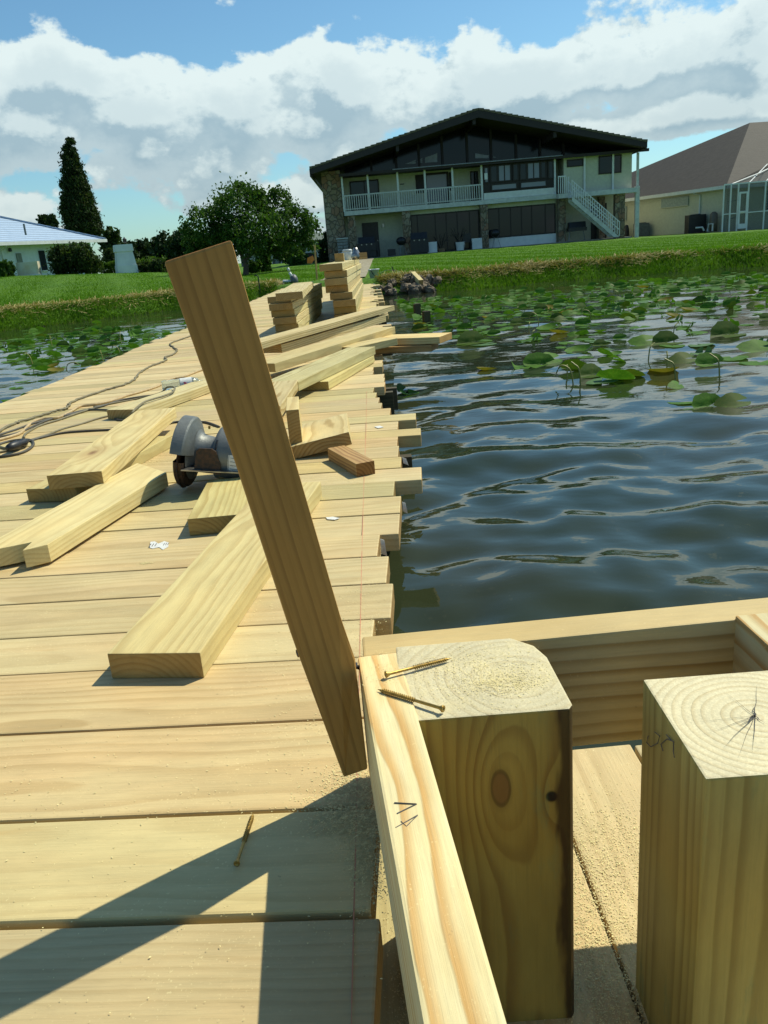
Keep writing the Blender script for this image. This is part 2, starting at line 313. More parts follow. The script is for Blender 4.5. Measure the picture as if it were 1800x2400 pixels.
# ------------------------------------------------------------------ mesh helpers
class MB:
    def __init__(s): s.v = []; s.f = []
    def add(s, vs, fs):
        o = len(s.v); s.v += [tuple(v) for v in vs]; s.f += [tuple(i + o for i in f) for f in fs]; return s
    def box(s, x0, x1, y0, y1, z0, z1):
        return s.add([(x0, y0, z0), (x1, y0, z0), (x1, y1, z0), (x0, y1, z0), (x0, y0, z1), (x1, y0, z1), (x1, y1, z1), (x0, y1, z1)],
                     [(0, 3, 2, 1), (4, 5, 6, 7), (0, 1, 5, 4), (1, 2, 6, 5), (2, 3, 7, 6), (3, 0, 4, 7)])
    def prism(s, poly, d):            # poly: 3D points, d: extrusion
        n = len(poly); d = Vector(d)
        return s.add([Vector(p) for p in poly] + [Vector(p) + d for p in poly],
                     [tuple(range(n))[::-1], tuple(range(n, 2 * n))] + [(i, (i + 1) % n, (i + 1) % n + n, i + n) for i in range(n)])
    def cyl(s, p0, p1, r0, r1=None, n=12, caps=True):
        p0, p1 = Vector(p0), Vector(p1); r1 = r0 if r1 is None else r1
        q = (p1 - p0).to_track_quat('Z', 'Y'); vs = []
        for p, r in ((p0, r0), (p1, r1)):
            for i in range(n):
                a = 2 * math.pi * i / n; vs.append(p + q @ Vector((r * math.cos(a), r * math.sin(a), 0)))
        fs = [(i, (i + 1) % n, (i + 1) % n + n, i + n) for i in range(n)]
        if caps: fs += [tuple(range(n))[::-1], tuple(range(n, 2 * n))]
        return s.add(vs, fs)
    def lathe(s, o, prof, n=20, ax=(0, 0, 1)):     # prof: (radius, height)
        q = Vector(ax).to_track_quat('Z', 'Y'); o = Vector(o); vs = []; fs = []
        for r, h in prof:
            for i in range(n):
                a = 2 * math.pi * i / n; vs.append(o + q @ Vector((r * math.cos(a), r * math.sin(a), h)))
        for k in range(len(prof) - 1):
            for i in range(n): fs.append((k * n + i, k * n + (i + 1) % n, (k + 1) * n + (i + 1) % n, (k + 1) * n + i))
        return s.add(vs, fs)
    def tube(s, pts, r, n=8):
        pts = [Vector(p) for p in pts]; vs = []; fs = []; k = len(pts)
        for i, p in enumerate(pts):
            t = (pts[min(i + 1, k - 1)] - pts[max(i - 1, 0)]).normalized(); up = Vector((0, 0, 1)) if abs(t.z) < .9 else Vector((1, 0, 0))
            a = t.cross(up).normalized(); c = a.cross(t); rr = r[i] if isinstance(r, (list, tuple)) else r
            for j in range(n):
                g = 2 * math.pi * j / n; vs.append(p + a * (rr * math.cos(g)) + c * (rr * math.sin(g)))
        for i in range(k - 1):
            for j in range(n): fs.append((i * n + j, i * n + (j + 1) % n, (i + 1) * n + (j + 1) % n, (i + 1) * n + j))
        fs += [tuple(range(n))[::-1], tuple(range((k - 1) * n, k * n))]
        return s.add(vs, fs)
    def mesh(s, name, off=(0, 0, 0)):
        me = bpy.data.meshes.new(name); o = Vector(off)
        me.from_pydata([tuple(Vector(v) - o) for v in s.v], [], s.f); me.update(); return me
def spline(pts, k=8):
    pts = [Vector(p) for p in pts]; P = [pts[0]] + pts + [pts[-1]]; out = []
    for i in range(1, len(P) - 2):
        for j in range(k):
            t = j / k; a, b_, c, d = P[i - 1:i + 3]
            out.append(.5 * ((2 * b_) + (c - a) * t + (2 * a - 5 * b_ + 4 * c - d) * t * t + (3 * b_ - a - 3 * c + d) * t ** 3))
    return out + [pts[-1]]
def fixn(me, smooth=False, bev=0.0):
    bm = bmesh.new(); bm.from_mesh(me)
    if bev: bmesh.ops.bevel(bm, geom=bm.edges[:], offset=bev, segments=2, affect='EDGES', profile=.6)
    bmesh.ops.recalc_face_normals(bm, faces=bm.faces[:]); bm.to_mesh(me); bm.free()
    if smooth: me.polygons.foreach_set('use_smooth', [True] * len(me.polygons))
    me.update()
def props(o, label=None, cat=None, group=None, kind=None):
    for k, v in (('label', label), ('category', cat), ('group', group), ('kind', kind)):
        if v: o[k] = v
    return o
def thing(name, loc, label, cat, group=None):
    o = bpy.data.objects.new(name, None); COL.objects.link(o); o.location = loc; o.empty_display_size = .1
    return props(o, label, cat, group)
def wloc(o):
    v = Vector((0, 0, 0))
    while o: v += Vector(o.location); o = o.parent
    return v
def obj(name, mb, mat, parent=None, smooth=False, bev=0.0, origin=None, fix=True):
    """link one mesh object; vertices are given in world coordinates"""
    base = wloc(parent) if parent else Vector((0, 0, 0))
    org = Vector(origin) if origin is not None else (base if parent else sum((Vector(v) for v in mb.v), Vector()) / max(1, len(mb.v)))
    me = mb.mesh(name, org)
    if fix: fixn(me, smooth, bev)
    me.materials.append(mat); o = bpy.data.objects.new(name, me); COL.objects.link(o)
    o.location = org - base
    if parent: o.parent = parent
    return o
def bulk(name, verts, faces, mat, parent=None, org=(0, 0, 0), smooth=False):
    me = bpy.data.meshes.new(name); n = len(verts); k = faces.shape[1]; fl = faces.shape[0]
    me.vertices.add(n); me.vertices.foreach_set('co', (verts - np.array(org)).astype(np.float32).ravel())
    me.loops.add(fl * k); me.loops.foreach_set('vertex_index', faces.astype(np.int32).ravel())
    me.polygons.add(fl); me.polygons.foreach_set('loop_start', np.arange(0, fl * k, k, dtype=np.int32))
    me.update(calc_edges=True)
    if smooth: me.polygons.foreach_set('use_smooth', np.ones(fl, bool))
    me.materials.append(mat); o = bpy.data.objects.new(name, me); COL.objects.link(o)
    o.location = Vector(org) - (wloc(parent) if parent else Vector((0, 0, 0)))
    if parent: o.parent = parent
    return o
def timber(name, O, X, Y, L, Wd, T, mat, parent=None, bev=.002, poly=None, twist=0.0, L2=None):
    """a board: O centre of its near end section, X long axis, Y width axis; origin there so the grain runs along it"""
    X = Vector(X).normalized(); Z = X.cross(Vector(Y)).normalized(); Y = Z.cross(X)
    if Z.z < 0 and abs(Z.z) > .3: Z = -Z; Y = -Y
    mb = MB()
    if poly: mb.prism([(a, b_, -T / 2) for a, b_ in poly], (0, 0, T))
    else:
        mb.box(0, L, -Wd / 2, Wd / 2, -T / 2, T / 2)
        if L2:  # skewed far end
            for i in (1, 2, 5, 6):
                x_, y_, z_ = mb.v[i]; mb.v[i] = (L + L2 * y_ / Wd, y_, z_)
    me = mb.mesh(name); fixn(me, False, bev); me.materials.append(mat)
    o = bpy.data.objects.new(name, me); COL.objects.link(o)
    mt = Matrix((X, Y, Z)).transposed().to_4x4(); base = wloc(parent) if parent else Vector((0, 0, 0))
    mt.translation = Vector(O) - base; o.matrix_local = mt
    if parent: o.parent = parent; o.matrix_local = mt
    return o
def copy_tree(o, parent=None):
    c = o.copy(); COL.objects.link(c)
    if parent: c.parent = parent
    for ch in o.children: copy_tree(ch, c)
    return c

# ------------------------------------------------------------------ terrain and lake
def shore(x):           # distance of the water's edge from the camera
    pts = [(-40, 6), (-6.3, 13.6), (-5.0, 14.6), (-3.8, 15.9), (-2.4, 17.0), (-1.6, 15.6), (.1, 14.7), (1.2, 14.7), (3.6, 14.85), (5.3, 14.8), (7.2, 14.3), (40, 12)]
    return np.interp(x, [p[0] for p in pts], [p[1] for p in pts]) + .10 * np.sin(x * 2.3) + .06 * np.sin(x * 6.1 + 1)
def ground(x, y):
    x = np.asarray(x, float); y = np.asarray(y, float)
    d = y - shore(x); a = x / np.maximum(y, 1)
    tgt = np.interp(a, [-.5, -.42, -.28, -.15, -.03, .1, .3, .5], [1.02, 1.00, .70, .30, .40, .43, .36, .20])
    top = .27
    z = np.where(d < 0, np.maximum(-1.2, d * .55), np.minimum(top, .5 * np.maximum(d, 0)))
    t = np.clip((d - .6) / 29., 0, 1); t = t * t * (3 - 2 * t)
    return np.where(d > .54, top + (tgt - top) * t, z)
def gz_(x, y): return float(ground(x, y))
xs = np.concatenate([np.linspace(-400, -40, 20), np.linspace(-38, -12, 40), np.linspace(-11.8, 12, 180), np.linspace(12.5, 40, 40), np.linspace(45, 400, 20)])
ys = np.concatenate([np.linspace(-60, 2, 10), np.linspace(3, 12, 20), np.linspace(12.1, 20, 110), np.linspace(20.3, 60, 90), np.linspace(62, 120, 20), np.linspace(130, 1500, 20)])
gxx, gyy = np.meshgrid(xs, ys); zz_ = ground(gxx, gyy) + .012 * np.sin(gxx * 3.1 + gyy) * np.clip(gyy - 14, 0, 1)
vv = np.stack([gxx, gyy, zz_], -1).reshape(-1, 3); nx_, ny_ = len(xs), len(ys)
ii = (np.arange(ny_ - 1)[:, None] * nx_ + np.arange(nx_ - 1)[None]).ravel()
props(bulk('ground', vv, np.stack([ii, ii + 1, ii + 1 + nx_, ii + nx_], 1), M_GROUND, smooth=True), kind='structure')

def build_water():
    nr, na = 620, 760
    r = np.geomspace(.25, 70, nr); th = np.linspace(R(-118), R(118), na)
    rr, tt = np.meshgrid(r, th, indexing='ij'); X = rr * np.sin(tt); Y = rr * np.cos(tt); Z = np.zeros_like(X)
    cell = np.maximum(rr * (r[1] / r[0] - 1), rr * (th[1] - th[0]))
    g = np.random.default_rng(3)
    env = .75 + .35 * np.sin(X * .9 + 1.3 * np.sin(Y * .5)) * np.sin(Y * .7 + .8)
    calm = np.clip(1.15 - .06 * Y, .35, 1)
    for i in range(46):
        lam = .11 * (1.3 / .11) ** ((i / 45) ** 1.15); a = R(90 + g.normal(6, 38)); k = 2 * math.pi / lam
        amp = .0165 * lam * (lam / .5) ** .1 * (.6 + .8 * g.random()) * .62 * (.23 if lam > .6 else (.46 if lam > .3 else .50))
        kx, ky = k * math.cos(a), k * math.sin(a)
        fade = np.clip((lam / cell - 3.5) / 3, 0, 1)
        w2 = .35 * np.sin(X * (1.2 + g.random()) + Y * g.random() * 1.5 + g.random() * 6)
        Z += amp * fade * np.sin(kx * X + ky * Y + w2 * 2.2 + g.random() * 7)
    Z *= env * calm
    v = np.stack([X, Y, Z], -1).reshape(-1, 3)
    i0 = (np.arange(nr - 1)[:, None] * na + np.arange(na - 1)[None]).ravel()
    f = np.stack([i0, i0 + 1, i0 + 1 + na, i0 + na], 1)
    return props(bulk('water', v, f, M_WATER, smooth=True), kind='structure')
build_water()

# path of sand from the dock to the house door
mb = MB(); L_, R_ = [], []
for t in np.linspace(0, 1, 24):
    y_ = 17.3 + t * 33; x_ = -.62 + t * .35; wd = .48
    L_.append((x_ - wd, y_, gz_(x_ - wd, y_) + .015)); R_.append((x_ + wd, y_, gz_(x_ + wd, y_) + .015))
mb.add(L_ + R_, [(i, i + 24, i + 25, i + 1) for i in range(23)])
props(obj('path', mb, M_SAND), kind='structure')

# ------------------------------------------------------------------ the dock
dock = thing('dock', (-.9, .3, 0), 'long new pine boardwalk running from the lake edge of the picture to the lawn', 'dock')
SL = -.055      # the boards run a little askew
z5 = lambda a, b_: ((350 + a * .422) / 1.085, (900 + b_ * .422) / 1.085)
ends = [(1250, 1305), (1352, 1105), (1328, 955), (1280, 835), (1390, 715), (1397, 620), (1362, 540), (1510, 458), (1400, 405), (1385, 343), (1380, 290), (1507, 242), (1382, 205), (1480, 162), (1340, 133), (1293, 105), (1278, 73)]
rows = [(.16, -.035), (.30, -.036), (.43, -.037), (.552, -.038), (.693, -.039), (.862, -.037), (1.02, -.036)]   # (far seam, right end)
for e in ends:
    p = gp(*z5(*e), DECK); rows.append((p.y - SL * p.x, p.x))
yv = rows[-1][0]
while yv < 17.4:
    yv += random.uniform(.124, .132)
    xr = random.choice([-.03, -.02, -.04, .0, .02]) if yv < 4.6 else random.choice([-.03, .0, .05, .12, -.05, .02])
    rows.append((yv, xr))
g0 = rows[0][0]; stuffmb = []
for i, (s1, xr) in enumerate(rows[1:]):
    s0 = rows[i][0]; w_ = s1 - s0; gap = .0035 if i not in (3,) else .0075
    if i in (4,): gap = .005
    xl = -1.82 + random.uniform(-.018, .018) - (.02 if i % 5 == 0 else 0)
    ym = (s0 + s1) / 2; c = Vector((xl, ym + SL * xl, DECK - .019 + random.uniform(-.0012, .0012)))
    if i < 99:
        timber('deck_board', c, (1, SL + random.uniform(-.0012, .0012), 0), (0, 1, 0), (xr - xl), w_ - gap, .038, M_DECK, dock, bev=.0028)
    else: stuffmb.append((c, xr - xl, w_ - gap))
mb = MB()
for c, L, w_ in stuffmb: mb.box(c.x, c.x + L, c.y - w_ / 2, c.y + w_ / 2, c.z - .019, c.z + .019)
props(obj('deck_board', mb, M_DECK, dock, origin=(-1.8, 14, DECK)), kind='stuff')
for x_ in (-1.62, -.95, -.26):
    timber('stringer', (x_, .1, DECK - .038 - .075), (0, 1, 0), (1, 0, 0), 17, .038, .14, M_GREY, dock)
for Y_, xe in ((2.18, .035), (2.33, .075), (3.50, .05), (3.60, .07), (5.6, .10), (7.6, .1), (9.9, .12), (12.4, .1)):
    timber('cross_beam', (-1.75, Y_, DECK - .038 - .0501 * (1 if Y_ > 3 else .6)), (1, 0, 0), (0, 0, 1), 1.75 + xe, .10 if Y_ > 3 else .06, .038, M_GREY, dock)
for Y_ in (2.25, 3.55, 5.65, 7.65, 9.95, 12.45):
    for x_ in (-1.5, -.14):
        timber('piling', (x_, Y_, -1.2), (0, 0, 1), (1, 0, 0), 1.2 + .10, .14, .14, M_GREY, dock)
mb = MB(); prev = None      # red chalk line along the trimmed edge
yy_ = .25
while yy_ < 3.3:
    x_ = -.0615 + .001 * math.sin(yy_ * 3); seg = .018 + random.random() * .05
    wv = random.uniform(.0003, .0007); mb.box(x_ - wv + random.uniform(-.0003, .0003), x_ + wv, yy_, yy_ + seg, DECK + .0006, DECK + .0012); yy_ += seg + random.choice([0, .001, .004])
obj('chalk_line', mb, M_RED, dock)

def knotboard(name, ks):       # give the board under these photo points its own knots
    hit = None
    for o in dock.children:
        if o.name.startswith('deck_board') and len(o.data.vertices) < 200:
            mw = Matrix.Translation(dock.location) @ o.matrix_local; l = mw.inverted() @ gp(ks[0][0], ks[0][1], DECK)
            if abs(l.y) < .074: hit = (o, mw)
    if not hit: return
    o, mw = hit; kn = []
    for (px, py, rx, ry, sx, sy, A_, kc) in ks:
        l = mw.inverted() @ gp(px, py, DECK); kn.append((l.x, l.y, rx, ry, sx, sy, A_, kc))
    mt_ = wood(name, DK[0], DK[1], DK[2], dust=.6, knots=.0, contrast=.62, freq=95, kn=tuple(kn)); o.data.materials.clear(); o.data.materials.append(mt_)
knotboard('decking pine round knot', [(178, 1682, .011, .0085, .10, .026, .024, (.36, .29, .19))])
knotboard('decking pine two knots', [(618, 1845, .006, .017, .05, .03, .02, (.23, .14, .09)), (612, 1890, .009, .006, .03, .02, .01, (.24, .13, .08)), (28, 1895, .010, .006, .05, .02, .016, (.30, .19, .11))])
knotboard('decking pine small knots', [(190, 1560 - 130, .02, .006, .08, .02, .01, (.50, .33, .12))])

# lower landing of long planks beside the dock
land = thing('lower_landing', (.4, .5, LOW), 'low plank landing dusted with sawdust beside the dock, below the two posts', 'landing')
for k in range(11):
    x_ = -.02 + k * .142 + .07 - .02
    timber('landing_board', (x_, -.6, LOW - .019 + random.uniform(-.001, .001)), (-.03 + .0 * k, 1, 0), (1, 0, 0), 1.632, .137, .038, M_DECK, land, bev=.003)

# ------------------------------------------------------------------ frame of boards round two posts
frame = thing('post_enclosure', (.15, .6, LOW), 'low box of boards on edge around two thick sawn-off posts, right foreground', 'post box')
zz7 = lambda a, b_: ((750 + a * .633) / 1.085, (1380 + b_ * .633) / 1.085)
HB = .132
def edge_board(name, P, Q, Wd, side, mat, T=HB):
    """board on edge: top outer edge P->Q, thickness Wd towards side, height T"""
    P, Q = Vector(P), Vector(Q); X = (Q - P).normalized(); S = Vector(side); S = (S - X * S.dot(X)).normalized(); Zd = X.cross(S); Zd = Zd if Zd.z < 0 else -Zd
    O = P + S * Wd / 2 + Zd * T / 2
    return timber(name, O, X, S, (Q - P).length, Wd, T, mat, frame, bev=.0025)
a0 = gp(*zz7(139, 248), FRAME); a1 = gp(*zz7(379, 1600), FRAME + .012)
aO = (a0 - a1).normalized()
edge_board('side_board', a1 - aO * .35, a0 - aO * .002, .042, (1, 0, 0), M_RAIL)
b0 = gp(*zz7(145, 178), FRAME); b1 = gp(*zz7(1659, 30), FRAME)
bd = (b1 - b0).normalized()
edge_board('end_board', b0 + bd * .003, b1 + bd * .25, .044, (0, -1, 0), M_ENDB)
c0 = gp(*zz7(1540, 108), FRAME)
edge_board('side_board', (c0.x + .038, c0.y, FRAME + .004), (c0.x + .075, -.3, FRAME + .01), .040, (-1, 0, 0), M_RAIL)
def post(x0, x1, y0, y1, top, mat, rot=0.0, chamfer=None, zc=0.0, dz=0):
    cx, cy = (x0 + x1) / 2, (y0 + y1) / 2; wx, wy = x1 - x0, y1 - y0
    mb = MB(); hx, hy = wx / 2, wy / 2
    poly = [(-hx, -hy), (hx - .003, -hy), (hx, -hy + .003), (hx, hy), (-hx, hy)]
    if chamfer: poly = [(-hx, -hy), (hx - .004, -hy), (hx, -hy + .006), (hx - .004, hy - .045), (hx - .012, hy - .02), (hx - .032, hy), (-hx, hy)]
    # local x is up the post: section axes (y,z)
    L = top + .9
    mb.prism([(0, a, b_) for a, b_ in poly], (L, 0, 0))
    me = mb.mesh('post'); fixn(me, False, .002); me.materials.append(mat)
    o = bpy.data.objects.new('post', me); COL.objects.link(o)
    X = Vector((0, 0, 1)); Yv = Vector((math.cos(rot), math.sin(rot), 0)); Zv = X.cross(Yv)
    mt = Matrix((X, Yv, Zv)).transposed().to_4x4(); mt.translation = Vector((cx, cy, top - L)) - wloc(frame)
    o.parent = frame; o.matrix_local = mt; return o
p0 = gp(*zz7(350, 492), FRAME); p1 = gp(*zz7(938, 468), FRAME)
pst = post(p0.x - .012, p1.x + .003, p0.y, p0.y + .137, FRAME + .001, M_POST, chamfer=True)
q0 = gp(*zz7(1180, 345), FRAME + .004); q1 = gp(*zz7(1440, 708), FRAME + .004)
post(q1.x - .002, q1.x + .138, q1.y, q0.y + .002, FRAME + .005, M_POST2, rot=-.004)

# leaning stake
top = [at(355, 565, .655), at(500, 518, .655)]; rad = .042
bot = [at(743, 1680, .69), at(795, 1662, .69)]; bend = at(737, 1335, .675)
gate = at(770, 1440, .685)
fr = [top[0], top[1], at(612, 905, .667), bend, at(768, 1425, .686), bot[1], bot[0], at(640, 1402, .681), at(515, 1018, .668)]
dv = Vector((-.010, .040, 0))
O = (bot[0] + bot[1]) / 2; X = ((top[0] + top[1]) / 2 - O).normalized(); Yv = (top[1] - top[0]); Zv = X.cross(Yv).normalized(); Yv = Zv.cross(X).normalized()
MT = Matrix((X, Yv, Zv)).transposed().to_4x4(); MT.translation = O; inv = MT.inverted()
mb = MB(); mb.prism([inv @ p for p in fr], inv.to_3x3() @ dv)
me = mb.mesh('leaning_stake'); fixn(me, False, .0022); me.materials.append(M_STAKE)
stake = bpy.data.objects.new('leaning_stake', me); COL.objects.link(stake); stake.matrix_world = MT
props(stake, 'long square orange-brown stake leaning left against the corner of the post frame', 'stake')

# ------------------------------------------------------------------ loose boards
def px3(a, b_): return ((580 + a * .3014) / 1.085, (560 + b_ * .3014) / 1.085)
def px4(a, b_): return (a * .3376 / 1.085, (850 + b_ * .3376) / 1.085)
def board(name, A, hA, B, hB, wd, t, label, mat=M_LOOSE, side=-1, cat='board', group=None, ext=0.0, skew=0.0, parent=None, bev=.002):
    """top right-hand edge from A to B (photo points at heights above the deck); the board lies to its left"""
    a = gp(*A, DECK + hA); b_ = gp(*B, DECK + hB); X = (b_ - a).normalized(); S = Vector((0, 0, 1)).cross(X).normalized() * (-side)
    n = X.cross(S); n = n if n.z > 0 else -n
    O = a + S * wd / 2 - n * t / 2
    o = timber(name, O, X, S, (b_ - a).length + ext, wd, t, mat, parent, bev=bev, L2=skew or None)
    if label: props(o, label, cat, group)
    return o
G1 = 'loose boards lying on the dock'
board('loose_board', (432, 1410), .0405, (693, 1040), .0405, .138, .040, 'long thick board pointing at the viewer with dark orange end grain, nearest on the dock', group=G1, skew=0)
board('loose_board', (547, 1108), .038, z5(640, 505), .038, .142, .038, 'short wide board with arched end grain in front of the saw', group=G1)
# split board front left
A = gp(111 / 1.0 * 1 / 1.085, 1276 / 1.085, DECK + .045); B = gp(390 / 1.085, 1107 / 1.085, DECK + .045); C = gp(275 / 1.085, 1086 / 1.085, DECK + .045)
X = (B - A).normalized(); S = Vector((-X.y, X.x, 0)); L = (B - A).length; wfar = (C - B).dot(S); wn = .142
def loc(px, py):
    p = gp(px / 1.085, py / 1.085, DECK + .045) - A; return (p.dot(X), p.dot(S) - wn / 2)
n1_, n2_ = loc(220 * .3376, 850 + 1245 * .3376), loc(155 * .3376, 850 + 1303 * .3376)
poly = [(0, -wn / 2), (L, -wn / 2), ((C - A).dot(X), wn / 2), (-.03, wn / 2), (-.028, .03), n1_, n2_]
o = timber('split_board', A + S * wn / 2 - Vector((0, 0, .019)), X, S, L, wn, .038, M_LOOSE, None, bev=.0015, poly=poly)
props(o, 'board with a split jagged near end and one dark knot, at the left edge', 'board', G1)
board('loose_board', px4(705, 752), .078, px4(1218, 310), .078, .140, .038, 'long board with four small knots resting on another board, left of the saw', group=G1, skew=-.0)
board('loose_board', px4(520, 868), .038, px4(1190, 506), .036, .140, .036, 'board mostly hidden underneath the long knotty board left of the saw', group=G1)
board('loose_board', px4(948, 324), .040, (590, 783), .040, .142, .038, 'pale board in the middle of the dock with cords lying over its near end', mat=M_STACK, group=G1)
board('loose_board', px3(628, 1108), .038, px3(985, 905), .040, .14, .036, 'board on the deck tucked under the pale crooked plank, near the right edge', group=G1)
board('loose_board', px3(392, 1108), .080, px3(992, 836), .082, .155, .040, 'pale greenish plank laid diagonally on top of another, right of the stake', mat=M_STACK, group=G1)
board('loose_board', px3(255, 1300), .075, px3(395, 1095), .082, .15, .038, 'board end pointing away just behind the upright offcut', mat=M_STACK, group=G1)
board('loose_board', px3(210, 968), .085, px3(1147, 681), .120, .160, .042, 'board with one end reaching the dock edge, lowest of the crossing pile', group=G1)
board('loose_board', px3(262, 822), .110, px3(1075, 590), .140, .15, .045, 'dark sided board in the middle of the crossing pile', group=G1, mat=M_STACK)
board('loose_board', px3(105, 806), .150, px3(1142, 516), .190, .13, .034, 'thin topmost board of the crossing pile beside the stacks', group=G1, mat=M_STACK)
board('loose_board', px3(820, 845), .080, px3(1165, 770), .090, .14, .038, 'shaded board end under the crossing pile at the dock edge', group=G1)
board('loose_board', px3(900, 782), .078, px3(1492, 762), .078, .21, .038, 'board sticking far out over the water in full sun', group=G1)
board('loose_board', px3(880, 850), .038, px3(1430, 826), .036, .20, .036, 'reddish board under the one that sticks out over the water', mat=M_BLOCK, group=G1)
# offcuts
board('offcut_block', z5(830, 140), .140, z5(829, 68), .140, .037, .140, 'offcut standing on edge beside the stake with arched end grain', cat='offcut')
a = gp(*z5(1092, 288), DECK + .066); b_ = gp(*z5(1082, 178), DECK + .060); c_ = gp(*z5(815, 325), DECK + .040)
X = (b_ - a).normalized(); Yv = (a - c_).normalized()
props(timber('offcut_block', (a + c_) / 2 - X.cross(-Yv).normalized() * .0 - Vector((0, 0, .019)), X, Yv, (b_ - a).length, (a - c_).length, .038, M_STACK), 'short wide offcut tilted on top of a reddish offcut', 'offcut')
board('offcut_block', z5(1250, 425), .036, z5(1105, 350), .036, .052, .036, 'small reddish wedge-shaped offcut near the red chalk line', mat=M_BLOCK, cat='offcut', ext=.03)
# stacks
def stack(name, rows_, far, label_, group, T, wd, base):
    for i, (A, hh) in enumerate(rows_):
        h = hh; B = far[i]
        board(name, A, h, B, h, wd + random.uniform(-.004, .004), T - .003, label_[i], mat=M_STACK, group=group, bev=.003)
def hstack(k, T): return T * k
T1 = .0500
ord_ = ['bottom', 'second from the bottom', 'third from the bottom', 'fourth from the bottom', 'fifth from the bottom', 'sixth from the bottom', 'seventh from the bottom', 'topmost']
s1n = [(400, 712), (398, 662), (393, 612), (388, 562), (383, 512), (378, 460)]
def farpt(A, h, L, dx):        # photo-free: far end given as a length along the dock
    a = gp(*A, DECK + h); return a, Vector((a.x + dx, a.y + L, a.z))
def sboard(A, h, L, dx, wd, T, label, group):
    a, b_ = farpt(A, h, L, dx); X = (b_ - a).normalized(); S = Vector((-X.y, X.x, 0))
    props(timber('stacked_board', a + S * wd / 2 - Vector((0, 0, T / 2)), X, S, (b_ - a).length, wd, T, M_STACK, None, bev=.003), label, 'board', group)
y1 = gp(*px3(400, 710), DECK + .05)
for i, k in enumerate(s1n):
    jx = [0, .002, -.004, -.012, -.016, -.022][i]
    h = T1 * (i + 1); a = Vector((y1.x + jx * 1.4, y1.y + [0, .0, -.02, .02, -.02, .01][i], DECK + h)); X = Vector((.012 + .006 * i, 1, 0)).normalized(); S = Vector((-X.y, X.x, 0)) if False else Vector((-1, X.x, 0))
    props(timber('stacked_board', a + S * .088 - Vector((0, 0, .0235)), X, S, 2.35 - .05 * (i % 3), .172, .047, M_STACK, None, bev=.003),
          'board %s in the left stack on the dock' % ord_[i] if i < 5 else 'board under the loose top one of the left stack', 'board', 'boards in the left stack')
a = gp(*px3(427, 406), DECK + T1 * 7); b_ = gp(*px3(527, 316), DECK + T1 * 7)
X = Vector((b_.x - a.x, b_.y - a.y, 0)).normalized(); S = Vector((-X.y, X.x, 0))
props(timber('stacked_board', a + S * .086 - Vector((0, 0, .0235)), X, S, min(1.9, (b_ - a).length), .172, .047, M_STACK, None, bev=.003), 'short board lying skewed on top of the left stack', 'board', 'boards in the left stack')
T2 = .0605; y2 = gp(*px3(850, 577), DECK + T2)
for i in range(8):
    jx = [0, .0, .0, -.022, -.055, -.055, -.052, -.085][i]
    a = Vector((y2.x + jx, y2.y + [0, .02, -.02, .0, .03, -.02, 0, -.05][i], DECK + T2 * (i + 1))); X = Vector((.004 + .003 * i, 1, 0)).normalized(); S = Vector((-1, X.x, 0))
    props(timber('stacked_board', a + S * .098 - Vector((0, 0, .0285)), X, S, 3.7, .195, .057, M_STACK, None, bev=.004),
          'board %s in the tall right stack on the dock' % ord_[i], 'board', 'boards in the right stack')
TOP2 = DECK + T2 * 8
S2 = Vector((y2.x - .085, y2.y, TOP2))

# ------------------------------------------------------------------ screws
def screw(head, tip, label, r=.0015):
    head, tip = Vector(head), Vector(tip); d = (tip - head).normalized(); L = (tip - head).length; mb = MB()
    mb.lathe(head, [(0, .0008), (r * 1.0, .0008), (r * 1.1, 0), (r * 2.05, 0), (r * 2.1, .001), (r, .0042), (r * .95, L * .45), (r * .9, L - .006), (.0001, L)], 14, d)
    t = thing('deck_screw', head, label, 'screw', 'loose yellow deck screws')
    obj('shank', mb, M_GOLD, t, smooth=True)
    mb = MB(); q = d.to_track_quat('Z', 'Y'); pts = []; n = 150; turns = 17
    for i in range(n):
        u = i / (n - 1); a = u * turns * 2 * math.pi; rr = r * (1.5 if u < .9 else 1.5 - 9 * (u - .9)); pts.append(head + q @ Vector((rr * math.cos(a), rr * math.sin(a), L * (.42 + .53 * u))))
    mb.tube(pts, .0004, 4); obj('thread', mb, M_GOLD, t, smooth=True)
zs = lambda a, b_: ((700 + a / 4.1475) / 1.085, (1400 + b_ / 4.1475) / 1.085)
hz = FRAME + .0052
screw(gp(*zs(843, 752), hz + .0008), gp(*zs(1485, 592), hz - .001), 'golden screw on the post with its head at the left, farther of the two')
screw(gp(*zs(1408, 1085), hz + .0008), gp(*zs(765, 893), hz - .001), 'golden screw on the post with its head at the right, nearer of the two')
zq = lambda a, b_: (a * .5425 / 1.085, (1400 + b_ * .5425) / 1.085)
screw(gp(*zq(1022, 1152), DECK + .006), gp(*zq(1095, 932), DECK + .003), 'golden screw lying alone on the deck at the edge of the shadow')
# screw that holds the stake
mb = MB(); mb.cyl(at(768, 1440, .70), at(790, 1446, .71), .0022, n=10); mb.cyl(at(766, 1440, .70), at(770, 1441, .70), .0045, n=10)
sk = obj('stake_screw', mb, M_BLACK); props(sk, 'dark screw joining the leaning stake to the frame', 'screw')
mb = MB(); mb.cyl(at(642, 1412, .70), at(652, 1409, .70), .0042, .002, n=8); props(obj('screw_tip', mb, M_STEEL), 'screw tip poking out of the left side of the leaning stake', 'screw')

